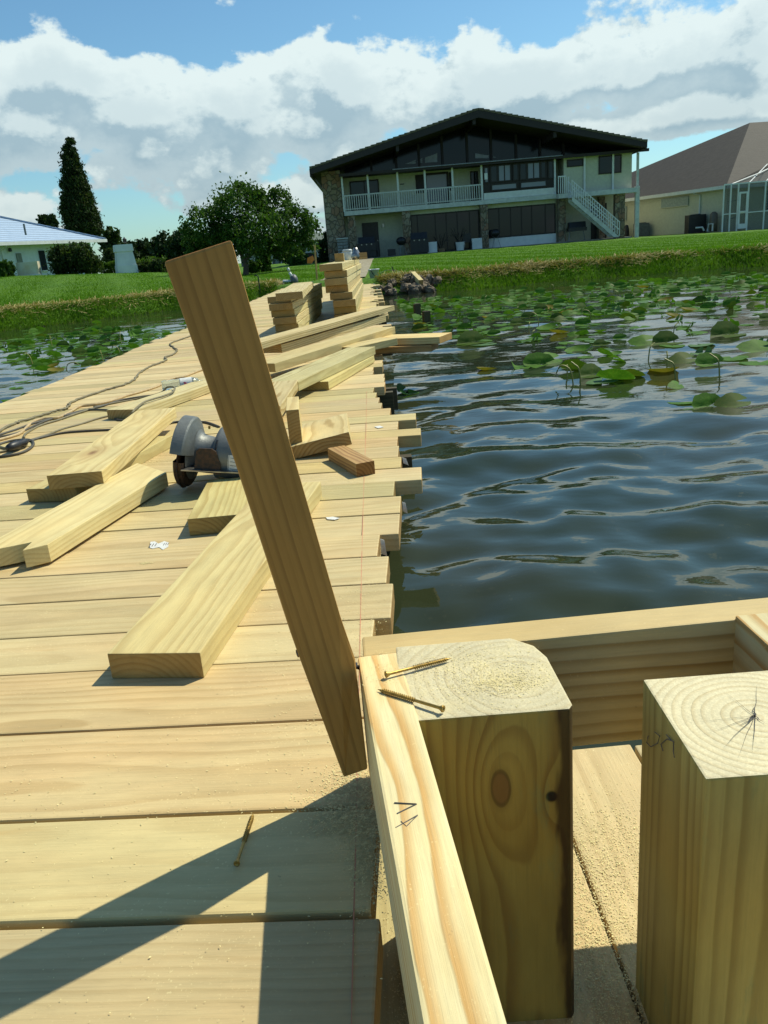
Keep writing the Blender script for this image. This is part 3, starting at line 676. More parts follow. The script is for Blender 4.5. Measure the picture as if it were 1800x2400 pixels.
# ------------------------------------------------------------------ circular saw
sc0 = gp(*((380 + 1000 / 7.54) / 1.085, (940 + 1270 / 7.54) / 1.085), DECK + .045)
saw = thing('circular_saw', sc0, 'scratched silver circular saw tilted on the deck behind the leaning stake', 'saw')
YS = sc0.y
def sw(a, b_, dy=0.0): return at((380 + a / 7.54) / 1.085, (940 + b_ / 7.54) / 1.085, YS + dy)
axis = (sw(900, 700) - sw(400, 640)).normalized(); axis = Vector((axis.x, -.10, axis.z)).normalized()
upv = (sw(450, 250) - sw(320, 960)); upv = (upv - axis * upv.dot(axis)).normalized(); fwd = axis.cross(upv)     # fwd ~ away from the viewer or to it
if fwd.y < 0: fwd = -fwd
C0 = sw(330, 900, .045)       # centre of the blade on its outer side
def rim(r, a): return upv * (r * math.cos(a)) + fwd * (r * math.sin(a))
mb = MB(); sec = [(0.0, .094), (.003, .0985), (.030, .0985), (.034, .095), (.046, .070), (.050, .055), (.051, .0)]
rsx = (sw(450, 250) - C0).length / .10
ns = 44; arc = [R(-80 + 190 * i / ns) for i in range(ns + 1)]
vs = []; k = len(sec) + 1
for a_ in arc:
    vs.append(C0 + rim(.0, a_)); vs += [C0 + axis * x_ + rim(r_ * .98, a_) for x_, r_ in sec]
fs = [(i * k + j, i * k + j + 1, (i + 1) * k + j + 1, (i + 1) * k + j) for i in range(ns) for j in range(k - 1)]
fs += [tuple(range(k)), tuple(range(ns * k, ns * k + k))[::-1]]
mb.add(vs, fs); obj('upper_guard', mb, M_ALU, saw, smooth=False)
mb = MB(); mb.lathe(C0 + axis * .036 + upv * .012, [(.078, 0), (.062, .006), (.050, .014), (.043, .024), (.040, .05), (.041, .062), (.050, .066)], 28, axis); obj('gear_housing', mb, M_ALU, saw, smooth=True)
mb = MB(); mb.lathe(C0 + axis * .098 + upv * .014, [(0, -.001), (.058, 0), (.066, .004), (.068, .012), (.066, .07), (.060, .13), (.045, .145), (0, .147)], 32, axis); mot = obj('motor_housing', mb, M_ALU, saw, smooth=True)
mb = MB()
for u in (.010, ):
    p = C0 + axis * (.098 + u) + upv * .014; 
    for aa in (-.62, ):
        q_ = [p + rim(.0688, R(-62)) , p + rim(.0688, R(-92))]
        mb.tube([p + rim(.0675, R(t)) for t in range(-92, -48, 6)], .0028, 6)
obj('vent_slot', mb, M_BLACK, mot)
mb = MB(); p = C0 + axis * .142 + upv * .014
pts = []
for t in (-78, -88, -98, -108, -118): pts.append(p + rim(.0682, R(t)))
mb.add(pts + [q_ + axis * .05 for q_ in pts], [(i, i + 1, i + 6, i + 5) for i in range(4)]); obj('rating_label', mb, M_PAPER, mot)
mb = MB()
for t in (-84, -92, -100, -108):
    mb.tube([p + rim(.0686, R(t)) + axis * u for u in (.006, .02, .034 if t != -100 else .028)], .0006, 4)
mb.tube([p + axis * .002 + rim(.0686, R(t)) for t in (-78, -90, -104, -118)], .0005, 4)
obj('label_print', mb, M_INK, mot)
mb = MB()      # blade
nt = 48; vs = [C0 + axis * .018]; 
for i in range(nt * 2):
    a_ = math.pi * i / nt; vs.append(C0 + axis * .018 + rim(.092 if i % 2 else .088, a_))
vs2 = [v + axis * .0022 for v in vs]; n_ = len(vs)
mb.add(vs + vs2, [(0, i, i % (nt * 2) + 1) for i in range(1, nt * 2 + 1)] + [(n_, n_ + i % (nt * 2) + 1, n_ + i) for i in range(1, nt * 2 + 1)] + [(i, i % (nt * 2) + 1, n_ + i % (nt * 2) + 1, n_ + i) for i in range(1, nt * 2 + 1)])
obj('blade', mb, M_GRIME, saw)
mb = MB(); vs = []; sec = [(.006, .080), (.010, .086), (.030, .086), (.034, .080)]; k = 4      # lower guard
arc = [R(96 + 170 * i / 18) for i in range(19)]
for a_ in arc: vs += [C0 + axis * x_ + rim(r_, a_) for x_, r_ in sec]
for a_ in arc: vs += [C0 + axis * x_ + rim(r_, a_) for x_, r_ in ((.006, .02), (.010, .02), (.030, .02), (.034, .02))]
nn = len(arc) * 4
fs = [(i * 4 + j, i * 4 + j + 1, i * 4 + j + 5, i * 4 + j + 4) for i in range(18) for j in range(3)] + [(i * 4 + 3, i * 4 + 7, nn + i * 4 + 7, nn + i * 4 + 3) for i in range(18)] + [(i * 4, i * 4 + 4, nn + i * 4 + 4, nn + i * 4) for i in range(18)]
mb.add(vs, fs); obj('lower_guard', mb, M_GRIME, saw, smooth=False)
mb = MB(); pl = [sw(600, 880, -.036), sw(660, 835, -.036), sw(880, 845, -.036), sw(950, 900, -.036), sw(1030, 1120, -.036), sw(1035, 1300, -.036), sw(560, 1245, -.036)]
mb.prism(pl, (0, .004, 0)); obj('chute_bracket', mb, M_GRIME, saw)
mb = MB(); bp = [sw(330, 1235, -.05), sw(1560, 1290, -.05), sw(1560, 1290, -.05) + Vector((0, .24, .0)), sw(330, 1235, -.05) + Vector((0, .24, 0))]
mb.prism(bp, (0, 0, .0025)); obj('base_plate', mb, M_STEEL, saw)
mb = MB(); mb.cyl(sw(240, 850, .03), sw(330, 870, .03), .0045, n=10); obj('guard_lever', mb, M_GRIME, saw, smooth=True)
mb = MB(); mb.cyl(sw(835, 440, .05), sw(835, 490, .05), .003, n=8); mb.cyl(sw(815, 470, .05), sw(855, 475, .05), .002, n=8); obj('depth_knob', mb, M_GOLD, saw)
mb = MB(); hp_ = [C0 + axis * .15 + upv * .055 + fwd * .02, C0 + axis * .155 + upv * .10 + fwd * .07, C0 + axis * .155 + upv * .07 + fwd * .14, C0 + axis * .155 + upv * .0 + fwd * .16]
mb.tube(spline(hp_, 6), .016, 10); obj('handle', mb, M_BLACK, saw, smooth=True)
mb = MB(); mb.box(sc0.x - .1, sc0.x + .14, YS + .0, YS + .16, DECK + .0, DECK + .036)
# saw block it sits on
props(timber('offcut_block', (sc0.x + .05, YS + .0, DECK + .019), (-.2, 1, 0), (1, 0, 0), .18, .10, .038, M_LOOSE), 'offcut under the base plate of the circular saw', 'offcut')

# ------------------------------------------------------------------ cords
def cord(name, pts, r, mat, label, jit=0.0, h=0.0, k=8):
    r = r * .78
    P = []
    for q in pts:
        hh = q[2] if len(q) > 2 else 0
        P.append(gp(q[0], q[1], DECK + r + hh))
    P = spline(P, k)
    if jit: P = [p + Vector((random.uniform(-jit, jit), random.uniform(-jit, jit), random.uniform(0, jit * .5))) for p in P]
    mb = MB(); mb.tube(P, r, 7); return props(obj(name, mb, mat, smooth=True), label, 'cord')
pc = lambda a, b_, h=0.0: (a * .3134 / 1.085, (800 + b_ * .3134) / 1.085, h)
cord('extension_cord', [pc(-40, 700), pc(100, 620), pc(250, 572), pc(400, 528), pc(500, 500), pc(525, 465), pc(640, 415), pc(800, 362), pc(900, 335), pc(985, 300), pc(1020, 270), pc(1050, 235), pc(1130, 185), pc(1240, 145), pc(1235, 120), pc(1300, 95), pc(1320, 60), pc(1275, 30), pc(1290, 10), pc(1400, -30), pc(1500, -70)], .0065, M_CORDO, 'kinked grey extension cord running along the left side of the dock', jit=.006)
cord('extension_cord', [pc(-40, 745), pc(90, 710), pc(160, 680), pc(240, 605), pc(320, 580), pc(430, 570), pc(520, 530), pc(600, 485), pc(720, 470), pc(850, 440), pc(950, 405), pc(1060, 375), pc(1180, 335), pc(1270, 285), pc(1380, 262), pc(1490, 220), pc(1600, 190)], .0075, M_CORDT, 'smooth tan extension cord curving beside the darker ones')
cord('extension_cord', [pc(-40, 710), pc(120, 660), pc(260, 610), pc(420, 570), pc(560, 540), pc(680, 505), pc(780, 480), pc(900, 440), pc(1050, 415), pc(1140, 405)], .0055, M_CORDK, 'dark cord lying just below the tan one, upper strand')
cord('extension_cord', [pc(-30, 720), pc(150, 680), pc(330, 600), pc(500, 548), pc(640, 515), pc(760, 512), pc(860, 520), pc(880, 545), pc(860, 575), pc(900, 590), pc(960, 590)], .0055, M_CORDK, 'black cord ending in a small bend at the pale board')
cord('extension_cord', [pc(215, 742), pc(350, 700), pc(470, 655), pc(600, 620), pc(740, 575), pc(870, 545)], .005, M_CORDO, 'olive cord from the plug knot to the pale board')
cord('extension_cord', [pc(215, 748), pc(330, 715), pc(470, 685), pc(650, 670), pc(820, 662), pc(1000, 655), pc(1200, 640), pc(1290, 608), pc(1400, 600), pc(1540, 606), pc(1640, 640)], .0055, M_CORDK, 'cord from the plug knot running behind the saw')
cord('extension_cord', [pc(960, 585, .005), pc(990, 530, .042), pc(1070, 460, .045), pc(1150, 430, .045), pc(1220, 410, .045), pc(1290, 380, .045), pc(1305, 345, .047), pc(1250, 345, .045), pc(1200, 385, .02), pc(1050, 425), pc(850, 462), pc(700, 492)], .0055, M_CORDO, 'looped cord draped over the near end of the pale board')
cord('extension_cord', [pc(-60, 790), pc(60, 750), pc(180, 735), pc(240, 745), pc(245, 780), pc(180, 825), pc(60, 855), pc(-60, 862), pc(-90, 840)], .006, M_CORDK, 'coiled black cord around the plug at the left edge')
cord('extension_cord', [pc(-40, 775), pc(50, 800), pc(140, 790), pc(200, 770), pc(150, 800), pc(40, 820), pc(-50, 835), pc(-80, 815)], .0055, M_CORDO, 'olive loop inside the coil at the left edge')
cord('extension_cord', [pc(180, 720), pc(195, 690), pc(300, 630), pc(430, 590), pc(560, 545), pc(700, 500)], .0055, M_CORDO, 'olive cord curling away from the plug knot under the tan cord')
mb = MB(); pa, pb_ = gp(*pc(55, 800)[:2], DECK + .02), gp(*pc(205, 745)[:2], DECK + .02)
mb.lathe(pa, [(0, 0), (.010, .002), (.015, .02), (.016, .05), (.011, (pb_ - pa).length * .6), (.014, (pb_ - pa).length * .8), (.007, (pb_ - pa).length), (0, (pb_ - pa).length)], 12, pb_ - pa)
props(obj('cord_plug', mb, M_BLACK, smooth=True), 'black plug and socket joined in the cord coil at the left edge', 'plug')

# plastic bottle behind the cord loop
bp_ = gp(*pc(1325, 328)[:2], DECK + .03)
bt = thing('plastic_bottle', bp_, 'clear crushed plastic bottle with a pink and white label beside the cords', 'bottle')
bx_ = Vector((1, .25, 0)).normalized(); o_ = bp_ - bx_ * .07
mb = MB(); mb.lathe(o_, [(0, 0), (.026, .002), (.030, .012), (.027, .03), (.030, .05), (.028, .07), (.030, .085)], 16, bx_); obj('bottle_body', mb, M_CLEAR, bt, smooth=True)
mb = MB(); mb.lathe(o_ + bx_ * .085, [(.0305, 0), (.0305, .055)], 16, bx_); bo = obj('bottle_label', mb, M_PAPER, bt, smooth=True)
mb = MB(); mb.lathe(o_ + bx_ * .14, [(.030, 0), (.022, .025), (.012, .035), (.012, .05), (0, .05)], 16, bx_); obj('bottle_neck', mb, M_CLEAR, bt, smooth=True)
mb = MB(); cc = o_ + bx_ * .112; mb.lathe(cc + Vector((0, -.0312, .006)), [(0, -.0004), (.010, 0), (.010, .001)], 12, (0, -1, .2)); obj('pink_dot', mb, simple('pink print', (.7, .12, .2), .5), bt)

# torn price tags and stapled tags
def tag_(pts, h, label, lift=0.0, lines=3):
    P = [gp(*p, DECK + h) for p in pts]; c = sum(P, Vector()) / len(P)
    t = thing('paper_tag', c, label, 'paper tag', None)
    mb = MB(); mb.prism(P, (0, 0, .0006)); obj('paper', mb, M_PAPER, t)
    if lines:
        mb = MB(); ux = (P[1] - P[0]) * .10; 
        for i in range(lines):
            o1 = c + Vector((-.020 + i * .006, -.006, .0009)); mb.box(o1.x, o1.x + .0016, o1.y, o1.y + .016, c.z + .0007, c.z + .0011)
            o1 = c + Vector((.010 + i * .0045, -.005, .0009)); mb.box(o1.x, o1.x + .0012, o1.y, o1.y + .013, c.z + .0007, c.z + .0011)
        obj('tag_print', mb, M_INK, t)
tg = lambda a, b_: px4(a, b_)
tag_([tg(1045, 1245), tg(1075, 1242), tg(1100, 1258), tg(1140, 1240), tg(1172, 1250), tg(1168, 1280), tg(1130, 1300), tg(1105, 1282), tg(1060, 1292), tg(1040, 1285)], .0015, 'torn white paper tag with faint print lying on the left of the deck')
tag_([z5(980, 742), z5(1020, 738), z5(1058, 746), z5(1030, 755), z5(990, 752)], .001, 'small torn white tag near the red chalk line', lines=0)
tag_([z5(1250, 238), z5(1280, 232), z5(1302, 240), z5(1270, 246)], .001, 'faded paper scrap on the protruding deck board', lines=0)
for (x0, y0, x1, y1, lb) in ((1405, 655, 1435, 720, 'white tag stapled to a deck board end, middle of the three'), (1282, 860, 1320, 955, 'white tag stapled to a deck board end, nearest'), (1405, 408, 1440, 452, 'white tag stapled to a deck board end, farthest')):
    Yt_ = gp(*z5(x0, y0 + 10), DECK).y - .012
    mb = MB(); mb.prism([at(*z5(x0, y0), Yt_), at(*z5(x0 + (x1 - x0) * .6, y0 + 8), Yt_ - .004), at(*z5(x1, y1), Yt_ - .010), at(*z5(x0 + 6, y1 - 12), Yt_ - .004)], (.0, .0006, .0002)); props(obj('paper_tag', mb, M_PAPER), lb, 'paper tag', 'tags on board ends')

# ------------------------------------------------------------------ sawdust
def flakes(n, area, size, zf):
    P = area(n); n = len(P); s = size * (.4 + RNG.random(n) ** 2 * 1.3); a = RNG.random(n) * 6.28
    v = np.zeros((n, 4, 3)); ln = s * (1 + RNG.random(n) * 1.5)
    ca, sa = np.cos(a), np.sin(a); tz = (RNG.random((n, 3)) - .4) * s[:, None] * .4
    v[:, 0] = P + np.stack([ca * ln, sa * ln, s * .1], 1); v[:, 1] = P + np.stack([-sa * s, ca * s, s * .3 + tz[:, 0]], 1)
    v[:, 2] = P + np.stack([-ca * ln, -sa * ln, s * .2 + tz[:, 1]], 1); v[:, 3] = P + np.stack([sa * s, -ca * s, s * .5 + tz[:, 2]], 1)
    return v.reshape(-1, 3), np.arange(n * 4).reshape(-1, 4)
def scatter(items, size):
    def area(n):
        out = []
        tot = sum(i[5] for i in items)
        for (cx, cy, rx, ry, z, wt) in items:
            k = int(n * wt / tot); g = RNG.normal(size=(k, 2)) * .55
            hgt = np.exp(-(g ** 2).sum(1)); out.append(np.stack([cx + g[:, 0] * rx, cy + g[:, 1] * ry, z + hgt * RNG.random(k) * size * 1.5], 1))
        return np.concatenate(out)
    return area
def G(px, py, h=DECK): p = gp(px, py, h); return p.x, p.y
dust = []
for px, py, rx, ry, wt in ((780, 1700, .04, .04, 5), (765, 1770, .05, .04, 9), (790, 1850, .02, .06, 5), (640, 960, .3, .15, 3), (700, 870, .35, .3, 5), (360, 980, .12, .1, 6), (330, 1000, .08, .06, 5), (470, 1060, .1, .05, 2), (700, 1040, .18, .12, 3), (250, 1050, .4, .2, 1), (50, 1110, .15, .05, 2), (315, 1218, .02, .008, 1), (400, 1590, .5, .3, .7), (740, 1500, .1, .2, 1.5), (120, 1750, .25, .15, .5), (800, 1290, .06, .3, 2), (560, 1330, .2, .2, 1), (200, 1900, .3, .2, 1)):
    x_, y_ = G(px, py); dust.append((x_, y_, rx, ry, DECK + .0006, wt))
vA, fA = flakes(36000, scatter(dust, .0009), .00050, 0)
keep = (vA.reshape(-1, 4, 3)[:, :, 0].max(1) < -.02); vA = vA.reshape(-1, 4, 3)[keep].reshape(-1, 3); fA = np.arange(len(vA)).reshape(-1, 4)
props(bulk('sawdust', vA, fA, M_DUST), 'sawdust scattered over the dock boards', 'sawdust', kind='stuff')
dl = [(.19, .62, .05, .2, LOW + .001, 5), (.16, .45, .03, .15, LOW + .001, 4), (.25, .8, .1, .12, LOW + .001, 3), (-.02, .45, .02, .3, LOW + .001, 4)]
vA, fA = flakes(34000, scatter(dl, .0009), .00050, 0)
props(bulk('sawdust', vA, fA, M_DUST), 'sawdust on the lower landing between the posts', 'sawdust', kind='stuff')
pc_ = ((p0.x + p1.x) / 2, p0.y + .07)
dl = [(pc_[0], pc_[1], .06, .05, FRAME + .0015, 5), (pc_[0] + .02, pc_[1] - .02, .04, .02, FRAME + .0015, 3), (-.02, .66, .015, .08, FRAME + .0015, 1)]
vA, fA = flakes(5000, scatter(dl, .0005), .00034, 0)
vv_ = vA.reshape(-1, 4, 3); c_ = vv_.mean(1); keep = (c_[:, 0] > -.04) & (c_[:, 0] < p1.x - .004) & (c_[:, 1] > p0.y + .002) & (c_[:, 1] < p0.y + .13)
vA = vv_[keep].reshape(-1, 3); props(bulk('sawdust', vA, np.arange(len(vA)).reshape(-1, 4), M_DUST), 'fine sawdust on the top of the nearer post', 'sawdust', kind='stuff')

# ------------------------------------------------------------------ pencil marks
def scrawl(name, strokes, label, h, mat=M_INK, r=.0006, parent=None):
    mb = MB()
    for st in strokes: mb.tube([gp(*q, h) for q in st], r, 4)
    o = obj(name, mb, mat, parent); return o
zr = lambda a, b_: zz7(a, b_)
scrawl('pencil_mark', [[zr(275, 792), zr(357, 797), zr(285, 832)], [zr(280, 885), zr(362, 838), zr(320, 880), zr(300, 862)]], '', FRAME + .0075, parent=frame)
pm = scrawl('pencil_mark', [[px4(808, 722), px4(822, 735), px4(830, 712), px4(842, 728), px4(858, 706)], [px4(1040, 775), px4(1062, 745), px4(1070, 775), px4(1090, 752), px4(1085, 770), px4(1045, 780)]], '', DECK + .0465, r=.0008)
sb = bpy.data.objects['split_board']; pm.parent = sb; pm.matrix_parent_inverse = sb.matrix_local.inverted()
mb = MB(); xq = q1.x - .0035
def fx(a, b_):
    r_ = rayd(*zz7(a, b_)); k = xq / r_[0]; return Vector((xq, r_[1] * k, r_[2] * k + EYE))
for st in ([(1215, 545), (1210, 570), (1225, 585), (1250, 572), (1258, 545), (1240, 530)], [(1270, 600), (1262, 575), (1285, 556), (1310, 566), (1308, 600), (1312, 625)], [(1283, 540), (1300, 560)]): mb.tube([fx(*q) for q in st], .0005, 4)
obj('pencil_mark', mb, M_INK, frame)

# post end cracks
def cracks():
    mb = MB(); c = gp(*zz7(1610, 470), FRAME + .006)
    def ck(a, b_, w_):
        a, b_ = Vector(a), Vector(b_); d = (b_ - a).normalized(); s = Vector((-d.y, d.x, 0)) * w_; n = 5; pts = []
        P = [a.lerp(b_, i / n) + s * random.uniform(-1.5, 1.5) for i in range(n + 1)]
        for i in range(n):
            u = P[i]; v = P[i + 1]; k = w_ * (1 - i / n) * .7; k2 = w_ * (1 - (i + 1) / n) * .7; q = Vector((-(v - u).y, (v - u).x, 0)).normalized()
            mb.add([u - q * k, v - q * k2, v + q * k2, u + q * k], [(0, 1, 2, 3)])
    for px, py, w_ in ((1605, 428, .0009), (1540, 510, .0009), (1655, 500, .0008), (1500, 380, .0004), (1420, 540, .0004), (1480, 600, .0005), (1600, 610, .0005), (1540, 640, .0004), (1330, 500, .0003), (1620, 345, .0004)):
        ck(c, gp(*zz7(px, py), FRAME + .006), w_)
    return obj('drying_crack', mb, M_DARK, frame)
cracks()

# ------------------------------------------------------------------ things in the shallows and on the bank
for (x0, x1, y0, y1, lb) in ((1298, 1347, 503, 585, 'short dark piling alone in the water, left of a pair'), (1366, 1422, 560, 640, 'short dark piling alone in the water, right of a pair')):
    p = gp(*px3((x0 + x1) / 2, y1 + 12), 0); w_ = abs(gp(*px3(x1, y1), 0).x - gp(*px3(x0, y1), 0).x); tp = at(*px3((x0 + x1) / 2, y0), p.y)
    props(timber('old_piling', (p.x, p.y, -1.2), (0, 0, 1), (1, .2, 0), 1.2 + tp.z, w_, w_, M_GREY), lb, 'piling', 'old pilings standing in the water')
def gat(px, py, y0=15, y1=60):      # where the sight line meets the ground
    for Y in np.linspace(y0, y1, 900):
        p = at(px, py, Y)
        if p.z <= gz_(p.x, p.y): return Vector((p.x, p.y, gz_(p.x, p.y)))
    return Vector((p.x, p.y, gz_(p.x, p.y)))
# rocks and clods of the pile beside the dock
for i in range(22):
    a = random.uniform(860, 930); yy2 = random.uniform(612, 636); p = gp(a * .97, yy2, .1); p.x = random.uniform(.1, 1.25); p.y = shore(p.x) + random.uniform(-.12, .45); r_ = random.uniform(.05, .13)
    bm = bmesh.new(); bmesh.ops.create_icosphere(bm, subdivisions=3, radius=r_)
    sd = random.random() * 50
    for v in bm.verts:
        n_ = v.co.normalized(); from_ = math.sin(n_.x * 4 + sd) * math.cos(n_.y * 5 + sd) * .22 + math.sin(n_.z * 9 + n_.x * 7 + sd) * .08; v.co = v.co * (1 + from_); v.co.z *= .75
    me = bpy.data.meshes.new('rock'); bm.to_mesh(me); bm.free(); me.materials.append(M_ROCK); o = bpy.data.objects.new('rock', me); COL.objects.link(o)
    o.location = (p.x, p.y, max(.0, gz_(p.x, p.y)) + r_ * .35); o.rotation_euler = (random.random(), random.random(), random.random() * 6)
    sz_ = 'small' if r_ < .075 else ('middling' if r_ < .105 else 'large'); pl_ = 'closest to the dock' if p.x < .45 else ('in the middle' if p.x < .85 else 'at the right end'); o['sz'] = 1; del o['sz']
    props(o, '%s grey-brown rock %s of the heap where the dock meets the bank' % (sz_, pl_), 'rock', '%s rocks %s of the heap beside the dock' % (sz_, pl_))
# white bucket
pb = gat((860 + 150 * .1206) / 1.085, (620 + 312 * .1206) / 1.085, 15.2, 30); pb = Vector((pb.x, 16.3, gz_(pb.x, 16.3)))
k_ = 16.3 / 1867; bw = 100 * .1206 * k_; bh = 150 * .1206 * k_ * 1.1
bk = thing('bucket', pb, 'dirty white plastic bucket at the landward end of the dock', 'bucket')
mb = MB(); mb.lathe(pb, [(0, .004), (bw * .78, .004), (bw, bh), (bw * 1.06, bh), (bw * 1.06, bh - .02), (bw * .94, bh - .02), (bw * .74, .01), (0, .01)], 22); obj('bucket_body', mb, M_PVC, bk, smooth=True)
mb = MB(); mb.tube(spline([pb + Vector((-bw * .6, -bw * .8, bh * .9)), pb + Vector((0, -bw * 1.1, bh * .35)), pb + Vector((bw * .6, -bw * .85, bh * .25))], 6), .006, 6); obj('handle', mb, M_BLACK, bk)
mb = MB(); yr = [pb + Vector((bw, 0, bh * .4)), pb + Vector((.25, -.05, bh * .75)), pb + Vector((.45, -.1, bh * .6)), pb + Vector((.52, -.15, bh * .3)), pb + Vector((.4, -.1, bh * .15))]
mb.tube(spline(yr, 8), .008, 6); props(obj('rope', mb, simple('yellow rope', (.6, .55, .25), .8)), 'pale yellow rope trailing from the white bucket over the grass', 'rope')
# timber offcut on the bank
a = at((860 + 1050 * .1206) / 1.085, (620 + 345 * .1206) / 1.085, 14.75); b_ = at((860 + 890 * .1206) / 1.085, (620 + 180 * .1206) / 1.085, 15.2)
X = (b_ - a).normalized(); props(timber('post_offcut', a, X, (1, .3, 0), (b_ - a).length, .085, .085, M_LOOSE), 'short square post offcut lying on the dead reeds of the right bank', 'offcut')
# rods
def rod(px0, py0, px1, py1, Y, r_, mat, label, cat='rod', group='thin rods stuck in the grass', hook=False):
    a = at(px0, py0, Y); b_ = at(px1, py1, Y); a.z = min(a.z, gz_(a.x, Y)) - .05
    mb = MB(); pts = [a, a.lerp(b_, .5), b_]
    if hook: pts += [b_ + Vector((-.03, 0, .03)), b_ + Vector((-.08, 0, .02))]
    mb.tube(pts, r_, 6); return props(obj('ground_rod' if cat == 'rod' else 'wooden_stake', mb, mat), label, cat, group)
px1 = lambda a, b_: ((560 + a * .1808) / 1.085, (480 + b_ * .1808) / 1.085)
rod(*px1(280, 1155), *px1(248, 930), 17.2, .012, M_BLACK, 'black hooked rod in the dead reeds left of the dock', hook=True)
rod(*px1(1172, 830), *px1(1172, 600), 24, .015, M_BLACK, 'thin black rod before the stone wall, left of a pair')
rod(*px1(1255, 790), *px1(1235, 590), 27, .015, M_BLACK, 'thin black rod before the stone wall, right of a pair')
rod(*px1(1350, 740), *px1(1350, 530), 30, .015, M_BLACK, 'thin black rod nearest the stone pillar of the house')
rod((860 + 588 * .1206) / 1.085, (620 + 255 * .1206) / 1.085, (860 + 485 * .1206) / 1.085, (620 + 40 * .1206) / 1.085, 15.9, .012, M_BLACK, 'black rod leaning left on the bank behind the rock heap')
rod((860 + 275 * .1206) / 1.085, (620 + 475 * .1206) / 1.085, (860 + 130 * .1206) / 1.085, (620 + 375 * .1206) / 1.085, 14.9, .012, M_PVC, 'pale pipe sloping down beside the end of the dock', cat='rod')
st = rod(*px1(1015, 1020), *px1(980, 520), 18.0, .022, M_ORANGE if False else simple('stake wood', (.55, .36, .12), .8), 'tall thin wooden survey stake with an orange ribbon', 'stake', None)
rb = at(*px1(962, 695), 18.0)
mb = MB(); mb.add([rb + Vector((.0, -.02, .06)), rb + Vector((-.12, -.05, .02)), rb + Vector((-.14, -.03, -.09)), rb + Vector((-.04, -.03, -.1)), rb + Vector((.03, -.02, -.02))], [(0, 1, 2, 3, 4)]); 
o = obj('ribbon', mb, M_ORANGE, st)
# white pipe and pump
pp = at(*px1(560, 1045), 17.6); pu = thing('irrigation_pump', (pp.x, 17.6, gz_(pp.x, 17.6)), 'white plastic pipes joined to a small dark pump behind the left stack', 'pump')
mb = MB(); 
for ch in ([(392, 1058), (560, 1047)], [(565, 1045), (585, 1040), (560, 990), (572, 990), (680, 990)], [(700, 955), (655, 875)], [(652, 862), (632, 818)]):
    mb.tube([at(*px1(*q), 17.6) for q in ch], .028, 8)
obj('pipe', mb, M_PVC, pu, smooth=True)
mb = MB(); c = at(*px1(710, 985), 17.65); mb.lathe(c - Vector((.06, 0, 0)), [(0, 0), (.10, .0), (.13, .02), (.13, .09), (.10, .13), (.05, .15), (0, .15)], 16, (1, .2, .1)); obj('pump_body', mb, simple('pump grey', (.09, .10, .11), .5), pu, smooth=True)
# things on top of the right stack
c = at(*px3(785, 196), S2.y + 2.6); c.z = TOP2
k_ = c.y / 1867
jw = 70 * .3014 * k_; jh = 76 * .3014 * k_
jg = thing('water_cooler', c, 'white plastic jug cooler standing on the far end of the right stack', 'cooler')
mb = MB(); mb.lathe(c, [(0, 0), (jw * .46, 0), (jw * .5, jh * .05), (jw * .5, jh * .72), (jw * .47, jh * .8)], 24); obj('cooler_body', mb, M_PVC, jg, smooth=True)
mb = MB(); mb.lathe(c, [(jw * .50, jh * .8), (jw * .52, jh * .83), (jw * .50, jh * .95), (jw * .40, jh), (0, jh)], 24); obj('cooler_lid', mb, M_PVC, jg, smooth=True)
mb = MB(); mb.tube(spline([c + Vector((-jw * .5, -.02, jh * .75)), c + Vector((-jw * .72, -.04, jh * .45)), c + Vector((-jw * .70, -.05, jh * .05))], 6), .008, 6); obj('handle', mb, M_PVC, jg)
c = at(*px3(752, 218), S2.y + 1.2); c.z = TOP2
props(timber('offcut_block', (c.x - .04, c.y, c.z + .04), (0, 1, 0), (1, 0, 0), .14, .09, .08, M_LOOSE), 'yellow wood block on the near part of the right stack', 'offcut')
c = at(*px3(850, 200), S2.y + 2.3); c.z = TOP2; mb = MB(); mb.lathe(c, [(0, 0), (.045, 0), (.055, .03), (.05, .06), (.03, .1), (.02, .13), (0, .13)], 14)
props(obj('tin_can', mb, M_STEEL, smooth=True), 'small grey can beside the white jug on the right stack', 'can')
c = at(*px3(884, 196), S2.y + 2.3); c.z = TOP2; props(timber('offcut_block', (c.x - .05, c.y, c.z + .035), (1, .2, 0), (0, 1, 0), .12, .08, .07, M_BLOCK), 'dark wood block right of the can on the right stack', 'offcut')

# ------------------------------------------------------------------ lily pads
def padmesh(kind, sd, n=22):
    rg = random.Random(sd); vs = []; fs = []; rings = 5
    notch = R(16)
    for j in range(rings + 1):
        r_ = j / rings
        for i in range(n + 1):
            a = notch + (2 * math.pi - 2 * notch) * i / n
            rr = r_ * (1 + .04 * math.sin(a * 3 + sd) + (.04 * math.sin(a * 9 + sd) if j == rings else 0))
            x, y = rr * math.cos(a), rr * math.sin(a); z = .03 * r_ * r_ * math.sin(a * 2 + sd)
            if kind == 'folded':           # one half stands up out of the water
                if y > -.05:
                    f = min(1, (y + .05) / .35) * 1.0; z += (y + .05) * math.sin(f) * .8; y = -.05 + (y + .05) * math.cos(f)
            elif kind == 'upright':        # whole blade stands up, cupped
                f = 1.05; z2 = (y + .9) * math.sin(f) * .40 * (1 - .25 * abs(x)); y = (y + .9) * math.cos(f) * .9 + .3 * x * x; z += max(-.05, z2 - .12)
            elif kind == 'cupped':
                z += .42 * r_ ** 3 * (.5 + .5 * math.sin(a * 1.0 + sd)) 
            elif kind == 'curled':
                if x > .3: z += (x - .3) * .9; x = .3 + (x - .3) * .35
                z += .05 * math.sin(a * 5 + sd) * r_
            vs.append((x, y, z + .012))
    w_ = n + 1
    for j in range(rings):
        for i in range(n): fs.append((j * w_ + i, j * w_ + i + 1, (j + 1) * w_ + i + 1, (j + 1) * w_ + i))
    return vs, fs
